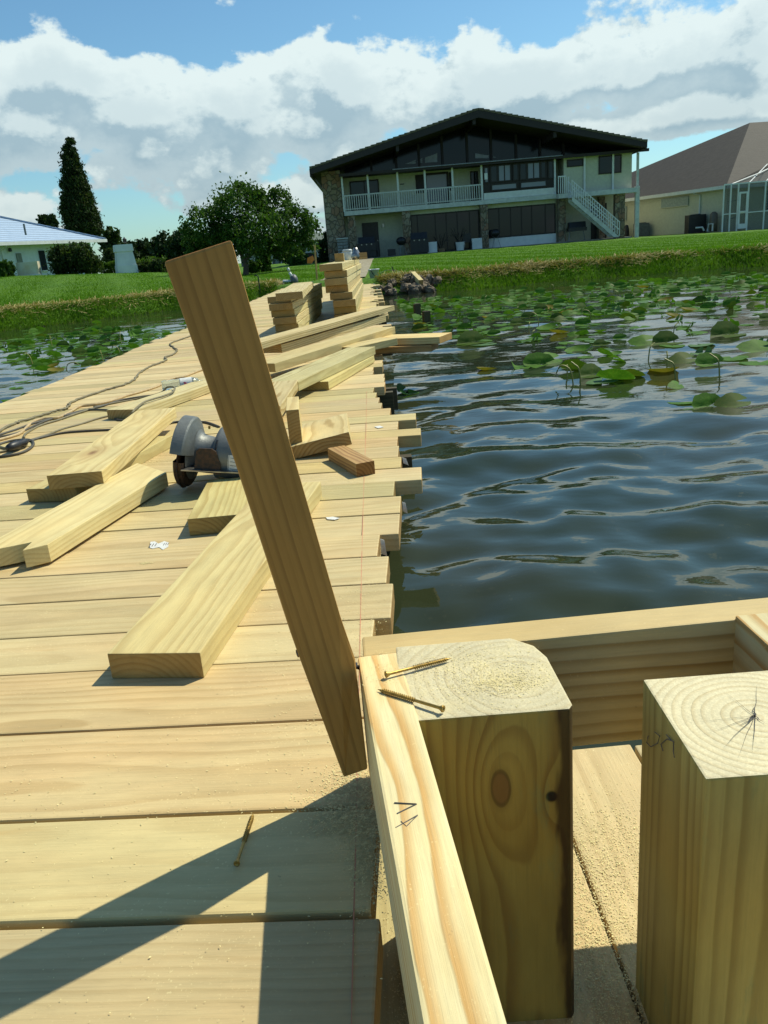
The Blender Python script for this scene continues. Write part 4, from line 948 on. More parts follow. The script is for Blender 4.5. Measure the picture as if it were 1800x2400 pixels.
kinds = {'flat': ('flat round', (M_PAD, M_PAD, M_PADL)), 'folded': ('half folded up', (M_PAD, M_PADB)), 'upright': ('upright cupped', (M_PAD, M_PADB)), 'cupped': ('curled-edged', (M_PAD, M_PADY)), 'curled': ('rolled-edge', (M_PAD, M_PADL))}
protos = []
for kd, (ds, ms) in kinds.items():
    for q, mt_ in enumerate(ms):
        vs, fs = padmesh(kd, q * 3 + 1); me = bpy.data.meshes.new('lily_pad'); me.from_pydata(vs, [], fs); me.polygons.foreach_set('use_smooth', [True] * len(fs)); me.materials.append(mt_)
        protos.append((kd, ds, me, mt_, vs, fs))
pads = []    # x, y, radius, kind
def P_(px, py, r_, kd, rot=None): p = gp(px, py, .0); pads.append((p.x, p.y, r_ * 1.05, kd, rot))
for (px, py, r_, kd, rot) in ((1600, 880, .082, 'upright', .2), (1530, 880, .075, 'folded', .3), (1505, 893, .075, 'flat', 1.), (1475, 870, .07, 'flat', 2.), (1165, 790, .10, 'folded', .1), (1200, 786, .11, 'upright', .5), (1240, 800, .09, 'folded', 2.8), (1120, 795, .08, 'curled', 3.), (1052, 800, .06, 'cupped', 0), (1280, 812, .08, 'folded', .4), (1330, 822, .10, 'folded', 2.6), (1355, 812, .08, 'upright', 3.), (1300, 825, .08, 'flat', 1.), (1432, 805, .08, 'cupped', 1.), (1490, 785, .10, 'upright', .3), (1535, 790, .09, 'folded', .2), (1475, 838, .06, 'upright', .8), (1400, 745, .11, 'upright', .1), (1440, 742, .1, 'folded', .1), (1250, 762, .09, 'cupped', 0), (1310, 768, .07, 'folded', 2.), (1345, 780, .07, 'upright', 2.), (1185, 712, .10, 'cupped', .3), (1020, 742, .12, 'folded', .2), (1045, 745, .1, 'flat', .2), (1145, 735, .1, 'flat', 2.), (1570, 725, .12, 'folded', .2), (1650, 760, .12, 'upright', .2), (1580, 775, .09, 'flat', 1.), (1640, 785, .1, 'flat', 1.), (870, 845, .05, 'folded', 1.0), (885, 852, .05, 'cupped', 2.), (905, 692, .1, 'folded', 1.), (30, 872, .07, 'cupped', 0), (70, 868, .08, 'folded', .4), (100, 840, .09, 'flat', 0)): P_(px, py, r_, kd, rot)
def try_add(n, fx, fy, dens, rmul=1.0):
    c = 0; t = 0
    while c < n and t < n * 30:
        t += 1; x, y = fx(), fy()
        if y > shore(x) - .45 or -2.0 < x < .35 and y < 15: continue
        if random.random() > dens(x, y): continue
        r_ = random.uniform(.038, .085) * (1 + .02 * max(0, y - 7)) * rmul
        if any((x - q[0]) ** 2 + (y - q[1]) ** 2 < ((r_ + q[2]) * .50) ** 2 for q in pads): continue
        pads.append((x, y, r_, random.choice(['flat'] * 8 + ['folded'] * 3 + ['upright', 'cupped', 'curled', 'curled']), None)); c += 1
try_add(1200, lambda: random.uniform(.4, 7), lambda: random.uniform(6.2, 13.2), lambda x, y: min(1, max(0, (y - 6.0) / 2.2)) * (.45 + .55 * (math.sin(x * 1.7 + y * 1.1) > -.3)) * (1.0 if y < 12.4 else .35))
try_add(36, lambda: random.uniform(1.0, 3.5), lambda: random.uniform(4.9, 6.6), lambda x, y: .5 * (x > 1.2 + .1))
try_add(800, lambda: random.uniform(-8, -1.95), lambda: random.uniform(5.8, 13.5), lambda x, y: min(1, max(.08, (y - 5.6) / 2.5)) * (.4 + .6 * (math.sin(x * 2.1 + y * .9) > -.4)) * (1 if y < 11.5 + .35 * (x + 5) else .15))
fovok = lambda x, y: abs(x / y - .02) < .47
pads.sort(key=lambda q: q[1] / q[2] * 1.0 + (0 if fovok(q[0], q[1]) else 300))
sv, sf, so_ = [], [], 0
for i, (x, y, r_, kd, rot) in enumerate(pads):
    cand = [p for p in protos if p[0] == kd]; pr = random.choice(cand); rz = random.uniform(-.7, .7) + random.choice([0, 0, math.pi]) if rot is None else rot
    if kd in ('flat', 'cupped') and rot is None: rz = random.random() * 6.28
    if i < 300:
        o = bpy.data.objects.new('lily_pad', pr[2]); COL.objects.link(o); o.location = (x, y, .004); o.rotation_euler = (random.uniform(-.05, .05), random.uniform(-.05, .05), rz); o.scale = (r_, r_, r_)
        sd = 'left' if x < -1 else 'right'; tone = 'pale' if pr[3] is M_PADL else ('yellowed' if pr[3] is M_PADY else ('olive' if pr[3] is M_PADB else 'green'))
        far = 'nearest to' if y < 4.4 else ('close to' if y < 6.6 else ('farther out from' if y < 9 else 'far off from')); tone = ('large ' if r_ > .105 else ('small ' if r_ < .065 else 'middling ')) + tone
        props(o, '%s %s lily pad %s the dock on its %s' % (tone, pr[1], far, sd), 'lily pad', '%s %s lily pads %s the dock on its %s' % (tone, kd, far, sd))
    else:
        ca, sa = math.cos(rz) * r_, math.sin(rz) * r_; sv += [(x + vx * ca - vy * sa, y + vx * sa + vy * ca, vz * r_ + .004) for vx, vy, vz in pr[4]]; sf += [tuple(k + so_ for k in f) for f in pr[5]]; so_ += len(pr[4])
if sv:
    props(bulk('lily_pads', np.array(sv), np.array(sf), M_PAD, smooth=True), 'field of small distant lily pads', 'lily pads', kind='stuff')
nst = 0
for i in range(34):
    if i < 9: p = [gp(q[0], q[1], 0) for q in ((1240, 828), (1255, 830), (1225, 815), (1440, 800), (1460, 815), (1400, 772), (1555, 815), (1165, 700), (225, 790))][i]
    else:
        if random.random() < .35: x = random.uniform(-5.5, -2.1); y = random.uniform(6, 10)
        else: x = random.uniform(1.0, 5.5); y = random.uniform(6, 12)
        p = Vector((x, y, 0))
    h_ = random.uniform(.04, .12); dx = random.uniform(-.1, .12)
    mb = MB(); mb.tube(spline([p + Vector((0, 0, -.05)), p + Vector((dx * .2, 0, h_ * .7)), p + Vector((dx * .7, .02, h_)), p + Vector((dx, .03, h_ * .55 if random.random() < .5 else h_ * 1.1))], 5), .0042, 5)
    props(obj('lily_stalk', mb, simple('lily stalk', (.30, .30, .07), .6)), 'bare yellow lily stalk %s above the %s water, %s' % ('bent low' if h_ < .08 else 'standing tall', 'right' if p.x > 0 else 'left', 'well clear of the dock' if abs(p.x) > 2.6 else 'close to the dock'), 'lily stalk', '%s bare lily stalks on the %s, %s' % ('low' if h_ < .08 else 'tall', 'right' if p.x > 0 else 'left', 'far out' if abs(p.x) > 2.6 else 'close in'))

# ------------------------------------------------------------------ grass
def blades(name, pts, hgt, wid, mat, lean=.5, org=(0, 15, 0)):
    n = len(pts); a = RNG.random(n) * 6.28; h = hgt * (.5 + RNG.random(n)); w_ = wid * (.6 + .8 * RNG.random(n)); z = ground(pts[:, 0], pts[:, 1])
    z = np.maximum(z, -.02); l = lean * h * (RNG.random(n)); b_ = RNG.random(n) * 6.28
    v = np.zeros((n, 3, 3)); base = np.stack([pts[:, 0], pts[:, 1], z - .005], 1)
    v[:, 0] = base + np.stack([np.cos(a) * w_, np.sin(a) * w_, 0 * a], 1); v[:, 1] = base - np.stack([np.cos(a) * w_, np.sin(a) * w_, 0 * a], 1)
    v[:, 2] = base + np.stack([np.cos(b_) * l, np.sin(b_) * l, np.maximum(.004, h - l * .4)], 1)
    return bulk(name, v.reshape(-1, 3), np.arange(n * 3).reshape(-1, 3), mat, org=org)
def pts_in(n, x0, x1, d0, d1, pw=1.0):
    y = d0 + (d1 - d0) * RNG.random(n) ** pw; x = x0 + (x1 - x0) * RNG.random(n); return x, y
n = 190000; d = .8 + 27 * RNG.random(n) ** 1.7; an = RNG.uniform(-.52, .52, n); yy3 = 15 + d; xx3 = yy3 * an; yy3 = shore(xx3) + d
ok = ~((np.abs(xx3 + .5) < .55) & (yy3 < 50) & (yy3 > 16.5)) & ~((xx3 > -1.95) & (xx3 < .2) & (yy3 < 17.5))
P = np.stack([xx3, yy3], 1)[ok]
props(blades('lawn_grass', P, .045, .008, M_BLADE, .9), 'short bright green lawn on both sides of the dock', 'grass', kind='stuff')
n = 90000; xx3 = RNG.uniform(-12, 12, n); d = RNG.uniform(-.12, .85, n); P = np.stack([xx3, shore(xx3) + d], 1); P = P[~((P[:, 0] > -1.95) & (P[:, 0] < 1.1))]
props(blades('bank_weeds', P, .075, .008, M_BANK, 1.0), 'low green weeds along the edge of the water', 'weeds', kind='stuff')
n = 64000; xx3 = RNG.uniform(-12, 12, n); lump = .5 + .5 * np.sin(xx3 * 1.9 + 1.2 * np.sin(xx3 * .7)); d = np.where(xx3 > 0, RNG.normal(.60, .13, n), RNG.normal(1.05, .30, n)); P = np.stack([xx3, shore(xx3) + d], 1)
kp = (RNG.random(n) < np.where(xx3 > 3.0, .12 + .5 * lump, 1.0) * np.where(xx3 > 5, .6, 1)) & ~((P[:, 0] > -1.95) & (P[:, 0] < .15)); P = P[kp]
def straw(name, P, L, mat):
    n = len(P); a = RNG.random(n) * 6.28; tl = RNG.normal(0, .35, n); z = ground(P[:, 0], P[:, 1]) + RNG.random(n) * .05 * (.5 + .5 * np.sin(P[:, 0] * 2.7)) + .01
    l = L * (.3 + RNG.random(n)); dx, dy, dz = np.cos(a) * np.cos(tl) * l, np.sin(a) * np.cos(tl) * l, np.sin(tl) * l; w_ = .005
    v = np.zeros((n, 4, 3)); c = np.stack([P[:, 0], P[:, 1], z], 1); D = np.stack([dx, dy, dz], 1); S = np.stack([-np.sin(a) * w_, np.cos(a) * w_, 0 * a + .003], 1)
    v[:, 0] = c - S; v[:, 1] = c + D - S; v[:, 2] = c + D + S; v[:, 3] = c + S
    return bulk(name, v.reshape(-1, 3), np.arange(n * 4).reshape(-1, 4), mat, org=(0, 15, 0))
props(straw('dead_reeds', P, .13, M_HAY), 'strip of dead straw-coloured reeds raked along the top of the bank', 'dead reeds', kind='stuff')

# ------------------------------------------------------------------ trees and shrubs
def foliage(name, blobs_, n, s, mat, parent, clump=.16, shell=.55, seed=1, nc=None, up=.0, asp=.6):
    g = np.random.default_rng(seed); vol = np.array([b_[3] * b_[4] * b_[5] for b_ in blobs_]); pr = vol ** .75; pr /= pr.sum()
    nc = nc or max(40, n // 45); bi = g.choice(len(blobs_), nc, p=pr); B = np.array(blobs_)[bi]
    d = g.normal(size=(nc, 3)); d /= np.linalg.norm(d, axis=1)[:, None]; rad = (shell + (1 - shell) * g.random(nc) ** .5)[:, None]
    C = B[:, :3] + d * rad * B[:, 3:6]
    ci = g.integers(0, nc, n); mr = B[ci][:, 3:6].mean(1)[:, None]
    p = C[ci] + g.normal(size=(n, 3)) * clump * np.minimum(mr, 1.6) * (.6 + .8 * g.random((nc, 1))[ci])
    a = g.normal(size=(n, 3)); a /= np.linalg.norm(a, axis=1)[:, None]; b_ = np.cross(a, g.normal(size=(n, 3))); b_ /= np.linalg.norm(b_, axis=1)[:, None]
    if up: a[:, 2] += up; a /= np.linalg.norm(a, axis=1)[:, None]
    ss = (s * (.5 + g.random(n)))[:, None]; v = np.zeros((n, 4, 3)); v[:, 0] = p - a * ss; v[:, 1] = p + b_ * ss * asp; v[:, 2] = p + a * ss; v[:, 3] = p - b_ * ss * asp
    o = bulk(name, v.reshape(-1, 3), np.arange(n * 4).reshape(-1, 4), mat, parent, org=tuple(wloc(parent)) if parent else (0, 0, 0)); return o
# round citrus tree left of the house
Yt = 33.0; tb = at(530, 590, Yt); tb.z = gz_(tb.x, Yt)
tr = thing('citrus_tree', tb, 'round leafy tree with a forked trunk on the lawn left of the house', 'tree')
def pb_(px, py, rx, rz, dy=0.0, ry=None): p = at(px, py, Yt + dy); k = 1.085 * Yt / 1867; return (p.x, p.y, p.z, rx * k * .82, (ry or rx) * k * .82, rz * k * .84)
bl_ = [pb_(520, 445, 75, 48), pb_(450, 490, 58, 45, -.3), pb_(595, 445, 50, 38, .4), pb_(560, 500, 85, 50, -.5), pb_(480, 520, 62, 40, .6), pb_(640, 490, 48, 42), pb_(665, 500, 32, 45, .3), pb_(620, 530, 50, 36, .8), pb_(425, 535, 38, 30, .9), pb_(540, 420, 40, 25, 0)]
foliage('crown', bl_, 25000, .058, M_LEAF, tr, clump=.15, shell=.55, seed=4, nc=430)
mb = MB(); f1 = at(527, 562, Yt)
mb.tube(spline([tb - Vector((0, 0, .1)), at(531, 575, Yt), f1, at(515, 540, Yt), at(495, 510, Yt), at(470, 480, Yt)], 5), [.13, .125, .12, .115, .11, .1, .1, .095, .09, .085, .08, .075, .07, .065, .06, .055, .05, .045, .04, .035, .03, .025, .02, .02, .02, .02], 8)
mb.tube(spline([f1, at(548, 545, Yt + .2), at(565, 520, Yt + .3), at(590, 480, Yt + .2)], 5), [.09, .08, .075, .07, .06, .055, .05, .045, .04, .035, .03, .03, .025, .02, .02, .02], 8)
mb.tube(spline([at(520, 550, Yt), at(522, 500, Yt - .3), at(525, 440, Yt)], 5), [.07, .06, .05, .05, .04, .04, .03, .03, .025, .02, .02], 7)
obj('trunk', mb, M_BARK, tr, smooth=True)
# columnar cypress
Yc = 70.; cb = at(172, 520, Yc); cb.z = gz_(cb.x, Yc)
cy = thing('cypress_tree', cb, 'tall dark columnar conifer rising behind the white house', 'tree')
def pcx(px, py, rx, rz, dy=0.): p = at(px, py, Yc + dy); k = 1.085 * Yc / 1867; return (p.x, p.y, p.z, rx * k * .74, rx * k * .74, rz * k)
bl_ = [pcx(152, 318, 14, 16), pcx(152, 345, 21, 24), pcx(158, 375, 27, 26), pcx(162, 405, 33, 28), pcx(168, 435, 39, 28), pcx(172, 465, 43, 28), pcx(178, 492, 46, 26), pcx(150, 450, 22, 30), pcx(200, 480, 22, 30)]
foliage('crown', bl_, 34000, .13, M_CYP, cy, clump=.13, shell=.68, seed=5, nc=1100, up=.7, asp=.4)
mb = MB(); mb.cyl(cb - Vector((0, 0, .3)), (cb.x, Yc, at(155, 330, Yc).z), .3, .04, 10); obj('trunk', mb, M_BARK, cy)
# far trees
def far_tree(px, py, rx, rz, Y, label, mat=M_FAR, n=3500, seed=0, s=.34, group='trees on the far horizon', name='broadleaf_tree', cat='tree'):
    c = at(px, py, Y); k = 1.085 * Y / 1867; g_ = gz_(c.x, Y); rg = random.Random(seed); t = thing(name, (c.x, Y, g_), label, cat, group)
    bl_ = [(c.x + rg.uniform(-.5, .5) * rx * k, Y + rg.uniform(-.3, .3) * rx * k, c.z + rg.uniform(-.35, .35) * rz * k, rx * k * rg.uniform(.4, .62), rx * k * .5, rz * k * rg.uniform(.45, .65)) for _ in range(7)] + [(c.x, Y, c.z - rz * k * .3, rx * k * .8, rx * k * .6, rz * k * .55)]
    foliage('crown', bl_, n, s, mat, t, clump=.2, shell=.45, seed=seed)
    mb = MB(); mb.cyl((c.x, Y, g_ - .3), (c.x, Y, max(g_ + .3, c.z)), .22 * k * 12 ** .5 * .5 + .05, .06, 8); obj('trunk', mb, M_BARK, t)
FT = [(235, 520, 22, 40, 100, 'yellowish broadleaf tree just right of the conifer', M_BUSH), (265, 545, 28, 30, 105, 'low dark tree behind the white chimney block', M_FAR), (300, 545, 34, 34, 110, 'dark tree on the horizon right of the white chimney block', M_FAR), (335, 547, 30, 32, 116, 'dark rounded tree on the horizon, midway between chimney block and stake', M_FAR), (365, 540, 34, 38, 104, 'tall dark tree on the horizon just left of the stake top', M_FAR), (400, 530, 42, 42, 95, 'large dark tree behind the left side of the citrus tree', M_FAR), (455, 545, 45, 40, 92, 'dark tree seen under the citrus tree crown, left', M_FAR), (620, 545, 20, 22, 70, 'dark tree in front of the far apartment block', M_FAR), (706, 515, 9, 32, 62, 'thin dark conifer close to the stone corner of the house', M_FAR), (105, 478, 22, 12, 88, 'small treetop showing above the blue roof left of the conifer', M_FAR), (1358, 402, 8, 12, 110, 'small treetop between the house and the brown roof', M_FAR), (1300, 480, 60, 40, 130, 'dark tree hidden mostly behind the big house', M_FAR)]
for i, (px, py, rx, rz, Y, lb, mt_) in enumerate(FT): far_tree(px, py, rx, rz, Y, lb, mt_, seed=20 + i, s=.16 * Y / 80 * (.6 if rx < 12 else 1.2), n=2600 if rx < 25 else 4200)
# bushes and hedges
def bush(px, py, rx, rz, Y, label, mat=M_BUSH, n=5000, seed=0, s=.06, name='bush', cat='bush', group=None):
    c = at(px, py, Y); k = 1.085 * Y / 1867; g_ = gz_(c.x, Y); rg = random.Random(seed); t = thing(name, (c.x, Y, g_), label, cat, group)
    bl_ = [(c.x + rg.uniform(-.62, .62) * rx * k, Y + rg.uniform(-.3, .3) * min(rx, 40) * k, c.z + rg.uniform(-.3, .3) * rz * k, min(rx, 40) * k * .5, min(rx, 40) * k * .5, rz * k * .62) for _ in range(9)] + [(c.x, Y, (c.z + g_) / 2, rx * k * .85, min(rx, 40) * k * .6, max(.2, (c.z - g_) * .7))]
    foliage('leaves', bl_, n, s, mat, t, clump=.16, shell=.6, seed=seed + 50)
    mb = MB()
    for q in range(5): mb.tube([(c.x + rg.uniform(-.1, .1), Y, g_ - .05), (c.x + rg.uniform(-.5, .5) * rx * k, Y, c.z)], .02, 5)
    obj('stem', mb, M_BARK, t)
bush(160, 557, 60, 34, 44, 'big rounded dark bush in front of the white house', seed=1, n=16000, s=.065)
bush(5, 580, 20, 24, 42.5, 'dark bush at the left edge beside the white house', M_LEAF, seed=2, n=5000)
bush(245, 560, 22, 26, 50, 'spiky pale green shrub between the big bush and the chimney block', M_BUSH, seed=3, n=4000)
bush(238, 572, 26, 6, 47, 'low yellow-green hedge left of the white chimney block', M_HEDGE, seed=4, n=4000, name='hedge', cat='hedge')
bush(322, 567, 40, 7, 46, 'low yellow-green hedge right of the white chimney block', M_HEDGE, seed=5, n=5000, name='hedge', cat='hedge')
bush(308, 577, 22, 10, 42.5, 'small dark round bush just right of the chimney block', seed=6, n=4500)
bush(345, 573, 22, 13, 42.0, 'small dark round bush next to the top of the stake', seed=7, n=4500)
bush(570, 555, 17, 26, 36, 'thin light green sapling behind the citrus tree trunk', M_LEAF, seed=8, n=2600, name='sapling', cat='sapling')
bush(548, 575, 16, 14, 35, 'small light green shrub right of the citrus tree trunk', M_LEAF, seed=9, n=1800)
bush(640, 560, 22, 30, 52, 'dark leafy shrub before the far apartment block', M_LEAF, seed=10, n=3000)
bush(700, 555, 14, 36, 54, 'tall dark shrub against the stone corner of the house', M_FAR, seed=11, n=4000)

# ------------------------------------------------------------------ the big house
X0, SC_ = -1.35, .01331
def hx(a): return X0 + (a - 213) * SC_
GZ = EYE - .34          # ground at the house
H0 = EYE                # heights given relative to the eye
def hzv(z): return EYE + z
house = thing('lake_house', (6.7, 53, GZ), 'two-storey cream house with a wide brown gable roof, dark gable glass and balcony', 'house')
YF, YW, YB = 51.0, 52.7, 66.0
def hbox(name, mat, *bx, parent=house):
    mb = MB()
    for b_ in bx: mb.box(*b_)
    return obj(name, mb, mat, parent)
xl, xr = hx(213), hx(1508)
hbox('wall', M_CREAM, (hx(204), xr, YW, YB, GZ - .3, hzv(4.5)))
# gable glazing wall
EL, ER, PK = (-3.1, hzv(4.86)), (16.3, hzv(4.80)), (6.70, hzv(7.20))
def roofz(x): return PK[1] + (EL[1] - PK[1]) * (PK[0] - x) / (PK[0] - EL[0]) if x < PK[0] else PK[1] + (ER[1] - PK[1]) * (x - PK[0]) / (ER[0] - PK[0])
mb = MB(); mb.prism([(-1.2, 53.2, hzv(4.5)), (15.4, 53.2, hzv(4.5)), (15.4, 53.2, roofz(15.4) - .35), (PK[0], 53.2, PK[1] - .38), (-1.2, 53.2, roofz(-1.2) - .35)], (0, .1, 0)); gg = obj('gable_glass', mb, M_GLASS3, house)
for a in (350, 466, 572, 680, 795, 905, 1020, 1130, 1238): hbox('mullion', M_DARK, (hx(a) - .07, hx(a) + .07, 53.06, 53.19, hzv(4.5), roofz(hx(a)) - .4), parent=house)
# thin pale pieces on the gable glass: its reflections put into colour
MPS = simple('painted sky reflection', (.34, .38, .36), .4)
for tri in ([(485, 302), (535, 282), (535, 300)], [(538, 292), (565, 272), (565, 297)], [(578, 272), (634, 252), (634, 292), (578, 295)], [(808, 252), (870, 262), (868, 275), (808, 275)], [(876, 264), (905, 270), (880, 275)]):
    P = [at((700 + a * .5124) / 1.085, (230 + b_ * .5124) / 1.085, 53.17) for a, b_ in tri]; mb = MB(); mb.prism(P, (0, .012, 0)); obj('painted_reflection', mb, MPS, house)
# roof
th = .30; mb = MB(); y0, y1 = 49.6, 67
mb.add([(EL[0], y0, EL[1]), (PK[0], y0, PK[1]), (PK[0], y1, PK[1]), (EL[0], y1, EL[1]), (EL[0], y0, EL[1] - .07), (PK[0], y0, PK[1] - .07), (PK[0], y1, PK[1] - .07), (EL[0], y1, EL[1] - .07),
        (ER[0], y0, ER[1]), (ER[0], y1, ER[1]), (ER[0], y0, ER[1] - .07), (ER[0], y1, ER[1] - .07)],
       [(0, 1, 2, 3), (4, 7, 6, 5), (0, 4, 5, 1), (0, 3, 7, 4), (1, 8, 9, 2), (5, 6, 11, 10), (1, 5, 10, 8), (8, 10, 11, 9), (3, 2, 6, 7), (2, 9, 11, 6)])
roof = obj('roof', mb, M_TILE, house)
mb = MB()     # tile ends stepping along the verge
for i in range(30):
    t0 = i / 30
    for (E_, s_) in ((EL, 1), (ER, -1)):
        x_ = E_[0] + (PK[0] - E_[0]) * t0; x2 = E_[0] + (PK[0] - E_[0]) * (t0 + 1 / 30); z_ = roofz(x_)
        z2 = roofz(x2); mb.prism([(x_, y0 - .02, z_ - .02), (x2, y0 - .02, z2 - .02), (x2, y0 - .02, z2 + .02), (x_, y0 - .02, z_ + .07)], (0, .35, 0))
obj('verge_tile', mb, M_TILE, roof)
mb = MB()
for E_ in (EL, ER):
    mb.prism([(E_[0], y0 + .03, E_[1] - .072), (PK[0], y0 + .03, PK[1] - .072), (PK[0], y0 + .03, PK[1] - .46), (E_[0], y0 + .03, E_[1] - .36)], (0, .12, 0))
obj('fascia', mb, M_DARK, roof)
mb = MB(); mb.prism([(EL[0] + .05, y0 + .16, EL[1] - .25), (PK[0], y0 + .16, PK[1] - .33), (PK[0], y0 + .16, PK[1] - .39), (EL[0] + .05, y0 + .16, EL[1] - .30)], (0, 17, 0)); mb.prism([(ER[0] - .05, y0 + .16, ER[1] - .25), (PK[0], y0 + .16, PK[1] - .33), (PK[0], y0 + .16, PK[1] - .39), (ER[0] - .05, y0 + .16, ER[1] - .30)], (0, 17, 0)); obj('soffit', mb, M_SOFF, roof)
hbox('eave_fascia', M_DARK, (EL[0] - .03, EL[0] + .1, y0 + .2, y1, EL[1] - .45, EL[1] - .03), (ER[0] - .1, ER[0] + .03, y0 + .2, y1, ER[1] - .40, ER[1] - .03), parent=roof)
for x_ in (hx(466), hx(800), hx(1145)): hbox('rafter', M_DARK, (x_ - .09, x_ + .09, y0 + .2, 53.05, roofz(x_) - .72, roofz(x_) - .41), parent=roof)
# horizontal roof band between the storeys
mb = MB(); mb.box(xl - .15, 16.75, YF - .35, YF - .2, hzv(4.34), hzv(4.50)); mb.box(xl, 16.4, YF - .19, 53.04, hzv(4.40), hzv(4.46)); obj('porch_beam', mb, M_DARK, house)
hbox('gutter', M_SLATE, (hx(440), hx(1190), YF - .45, YF - .36, hzv(4.46), hzv(4.51)))
# balcony
hbox('balcony_floor', M_MINT, (xl, hx(1163), YF, YW - .01, hzv(2.20), hzv(2.40)))
hbox('balcony_fascia', M_MINT, (xl - .02, hx(1168), YF - .06, YF - .005, hzv(2.18), hzv(2.43)))
for a in (213, 328, 461, 583, 706, 836): hbox('porch_post', M_WHITE, (hx(a) - .055, hx(a) + .055, YF + .02, YF + .13, hzv(2.41), hzv(4.39)))
for a in (1163, 1296, 1423): hbox('porch_post', M_WHITE, (hx(a) - .055, hx(a) + .055, YF + .02, YF + .13, hzv(2.41 if a == 1163 else 2.41), hzv(4.39)))
hbox('porch_post', M_MINT, (16.12, 16.25, YF - .12, YF + .0, hzv(2.5), hzv(4.33))); hbox('porch_post', M_MINT, (16.06, 16.30, YF - .17, YF + .05, GZ - .3, hzv(2.49)))
rl = thing('x', (0, 0, 0), None, None); bpy.data.objects.remove(rl)
railo = hbox('balcony_railing', M_MINT, (xl, hx(836) - .06, YF - .02, YF + .018, hzv(3.26), hzv(3.33)), (xl, hx(836) - .06, YF - .01, YF + .016, hzv(2.50), hzv(2.56)))
nb = 60
for i in range(nb):
    x_ = xl + .1 + (hx(836) - .2 - xl - .1) * i / (nb - 1); hbox('baluster', M_MINT, (x_ - .022, x_ + .022, YF - .045, YF - .021, hzv(2.47), hzv(3.255)), parent=railo)
# bay with big windows
bayx0, bayx1 = hx(843), hx(1160)
hbox('bay_wall', M_WHITE, (bayx0, bayx1, YF + .0, YF + .2, hzv(2.44), hzv(2.80)))
hbox('bay_frame', M_DARK, (bayx0, bayx1, YF + .06, YF + .16, hzv(2.805), hzv(4.39)))
def win(x0, x1, z0, z1, Y, gm=M_GLASS, fm=M_DARK, fw=.07, parent=house, nm='window', mull=()):
    f = MB(); f.box(x0, x1, Y, Y + .06, z0, z0 + fw); f.box(x0, x1, Y, Y + .06, z1 - fw, z1); f.box(x0, x0 + fw, Y, Y + .06, z0 + fw, z1 - fw); f.box(x1 - fw, x1, Y, Y + .06, z0 + fw, z1 - fw)
    for q in mull: f.box(x0 + (x1 - x0) * q - .03, x0 + (x1 - x0) * q + .03, Y + .002, Y + .055, z0 + fw, z1 - fw)
    fo = obj(nm, f, fm, parent); g_ = MB(); g_.box(x0 + fw, x1 - fw, Y + .025, Y + .045, z0 + fw, z1 - fw); obj('pane', g_, gm, fo); return fo
win(hx(846), hx(868), hzv(3.35), hzv(4.25), YF - .01, M_GLASS2); win(hx(874), hx(908), hzv(3.35), hzv(4.3), YF - .01, M_GLASS); win(hx(908), hx(968), hzv(3.35), hzv(4.3), YF - .01, M_GLASS2, mull=(.5,)); win(hx(975), hx(1002), hzv(3.35), hzv(4.3), YF - .01, M_GLASS)
win(hx(1005), hx(1038), hzv(3.35), hzv(4.3), YF - .01); win(hx(1038), hx(1098), hzv(3.35), hzv(4.3), YF - .01, M_GLASS2, mull=(.5,)); win(hx(1098), hx(1125), hzv(3.35), hzv(4.3), YF - .01); win(hx(1132), hx(1158), hzv(3.3), hzv(4.3), YF - .01)
win(hx(876), hx(994), hzv(2.88), hzv(3.27), YF - .01, M_GLASS2); win(hx(1006), hx(1126), hzv(2.88), hzv(3.27), YF - .01, M_GLASS2)
hbox('notice', M_WHITE, (hx(848), hx(862), YF - .03, YF - .018, hzv(3.55), hzv(3.9)))
# upper wall openings
win(hx(243), hx(378), hzv(2.45), hzv(4.2), YW - .05, M_GLASS, mull=(.5,), fw=.08)
win(hx(590), hx(700), hzv(2.5), hzv(4.3), YW - .05, M_GLASS2, fw=.12); hbox('shutter', M_DARK, (hx(548), hx(586), YW - .05, YW - .005, hzv(3.2), hzv(4.25))); hbox('shutter', M_DARK, (hx(702), hx(716), YW - .05, YW - .005, hzv(3.2), hzv(4.25)))
win(hx(800), hx(836), hzv(2.45), hzv(4.2), YW - .05)
hbox('ornament', M_BLACK, (hx(475), hx(495), YW - .04, YW - .005, hzv(3.78), hzv(3.83)))
# right upper room comes forward
hbox('room_wall', M_CREAM, (hx(1205), xr + .02, YF + .16, YW - .02, hzv(2.42), hzv(4.38)))
win(hx(1219), hx(1292), hzv(3.86), hzv(4.27), YF + .09, M_GLASS3); win(hx(1360), hx(1462), hzv(3.32), hzv(4.32), YF + .09, M_GLASS, mull=(.6,))
hbox('walkway_floor', M_MINT, (hx(1169), 16.05, YF - .55, YF + .15, hzv(2.14), hzv(2.40)))
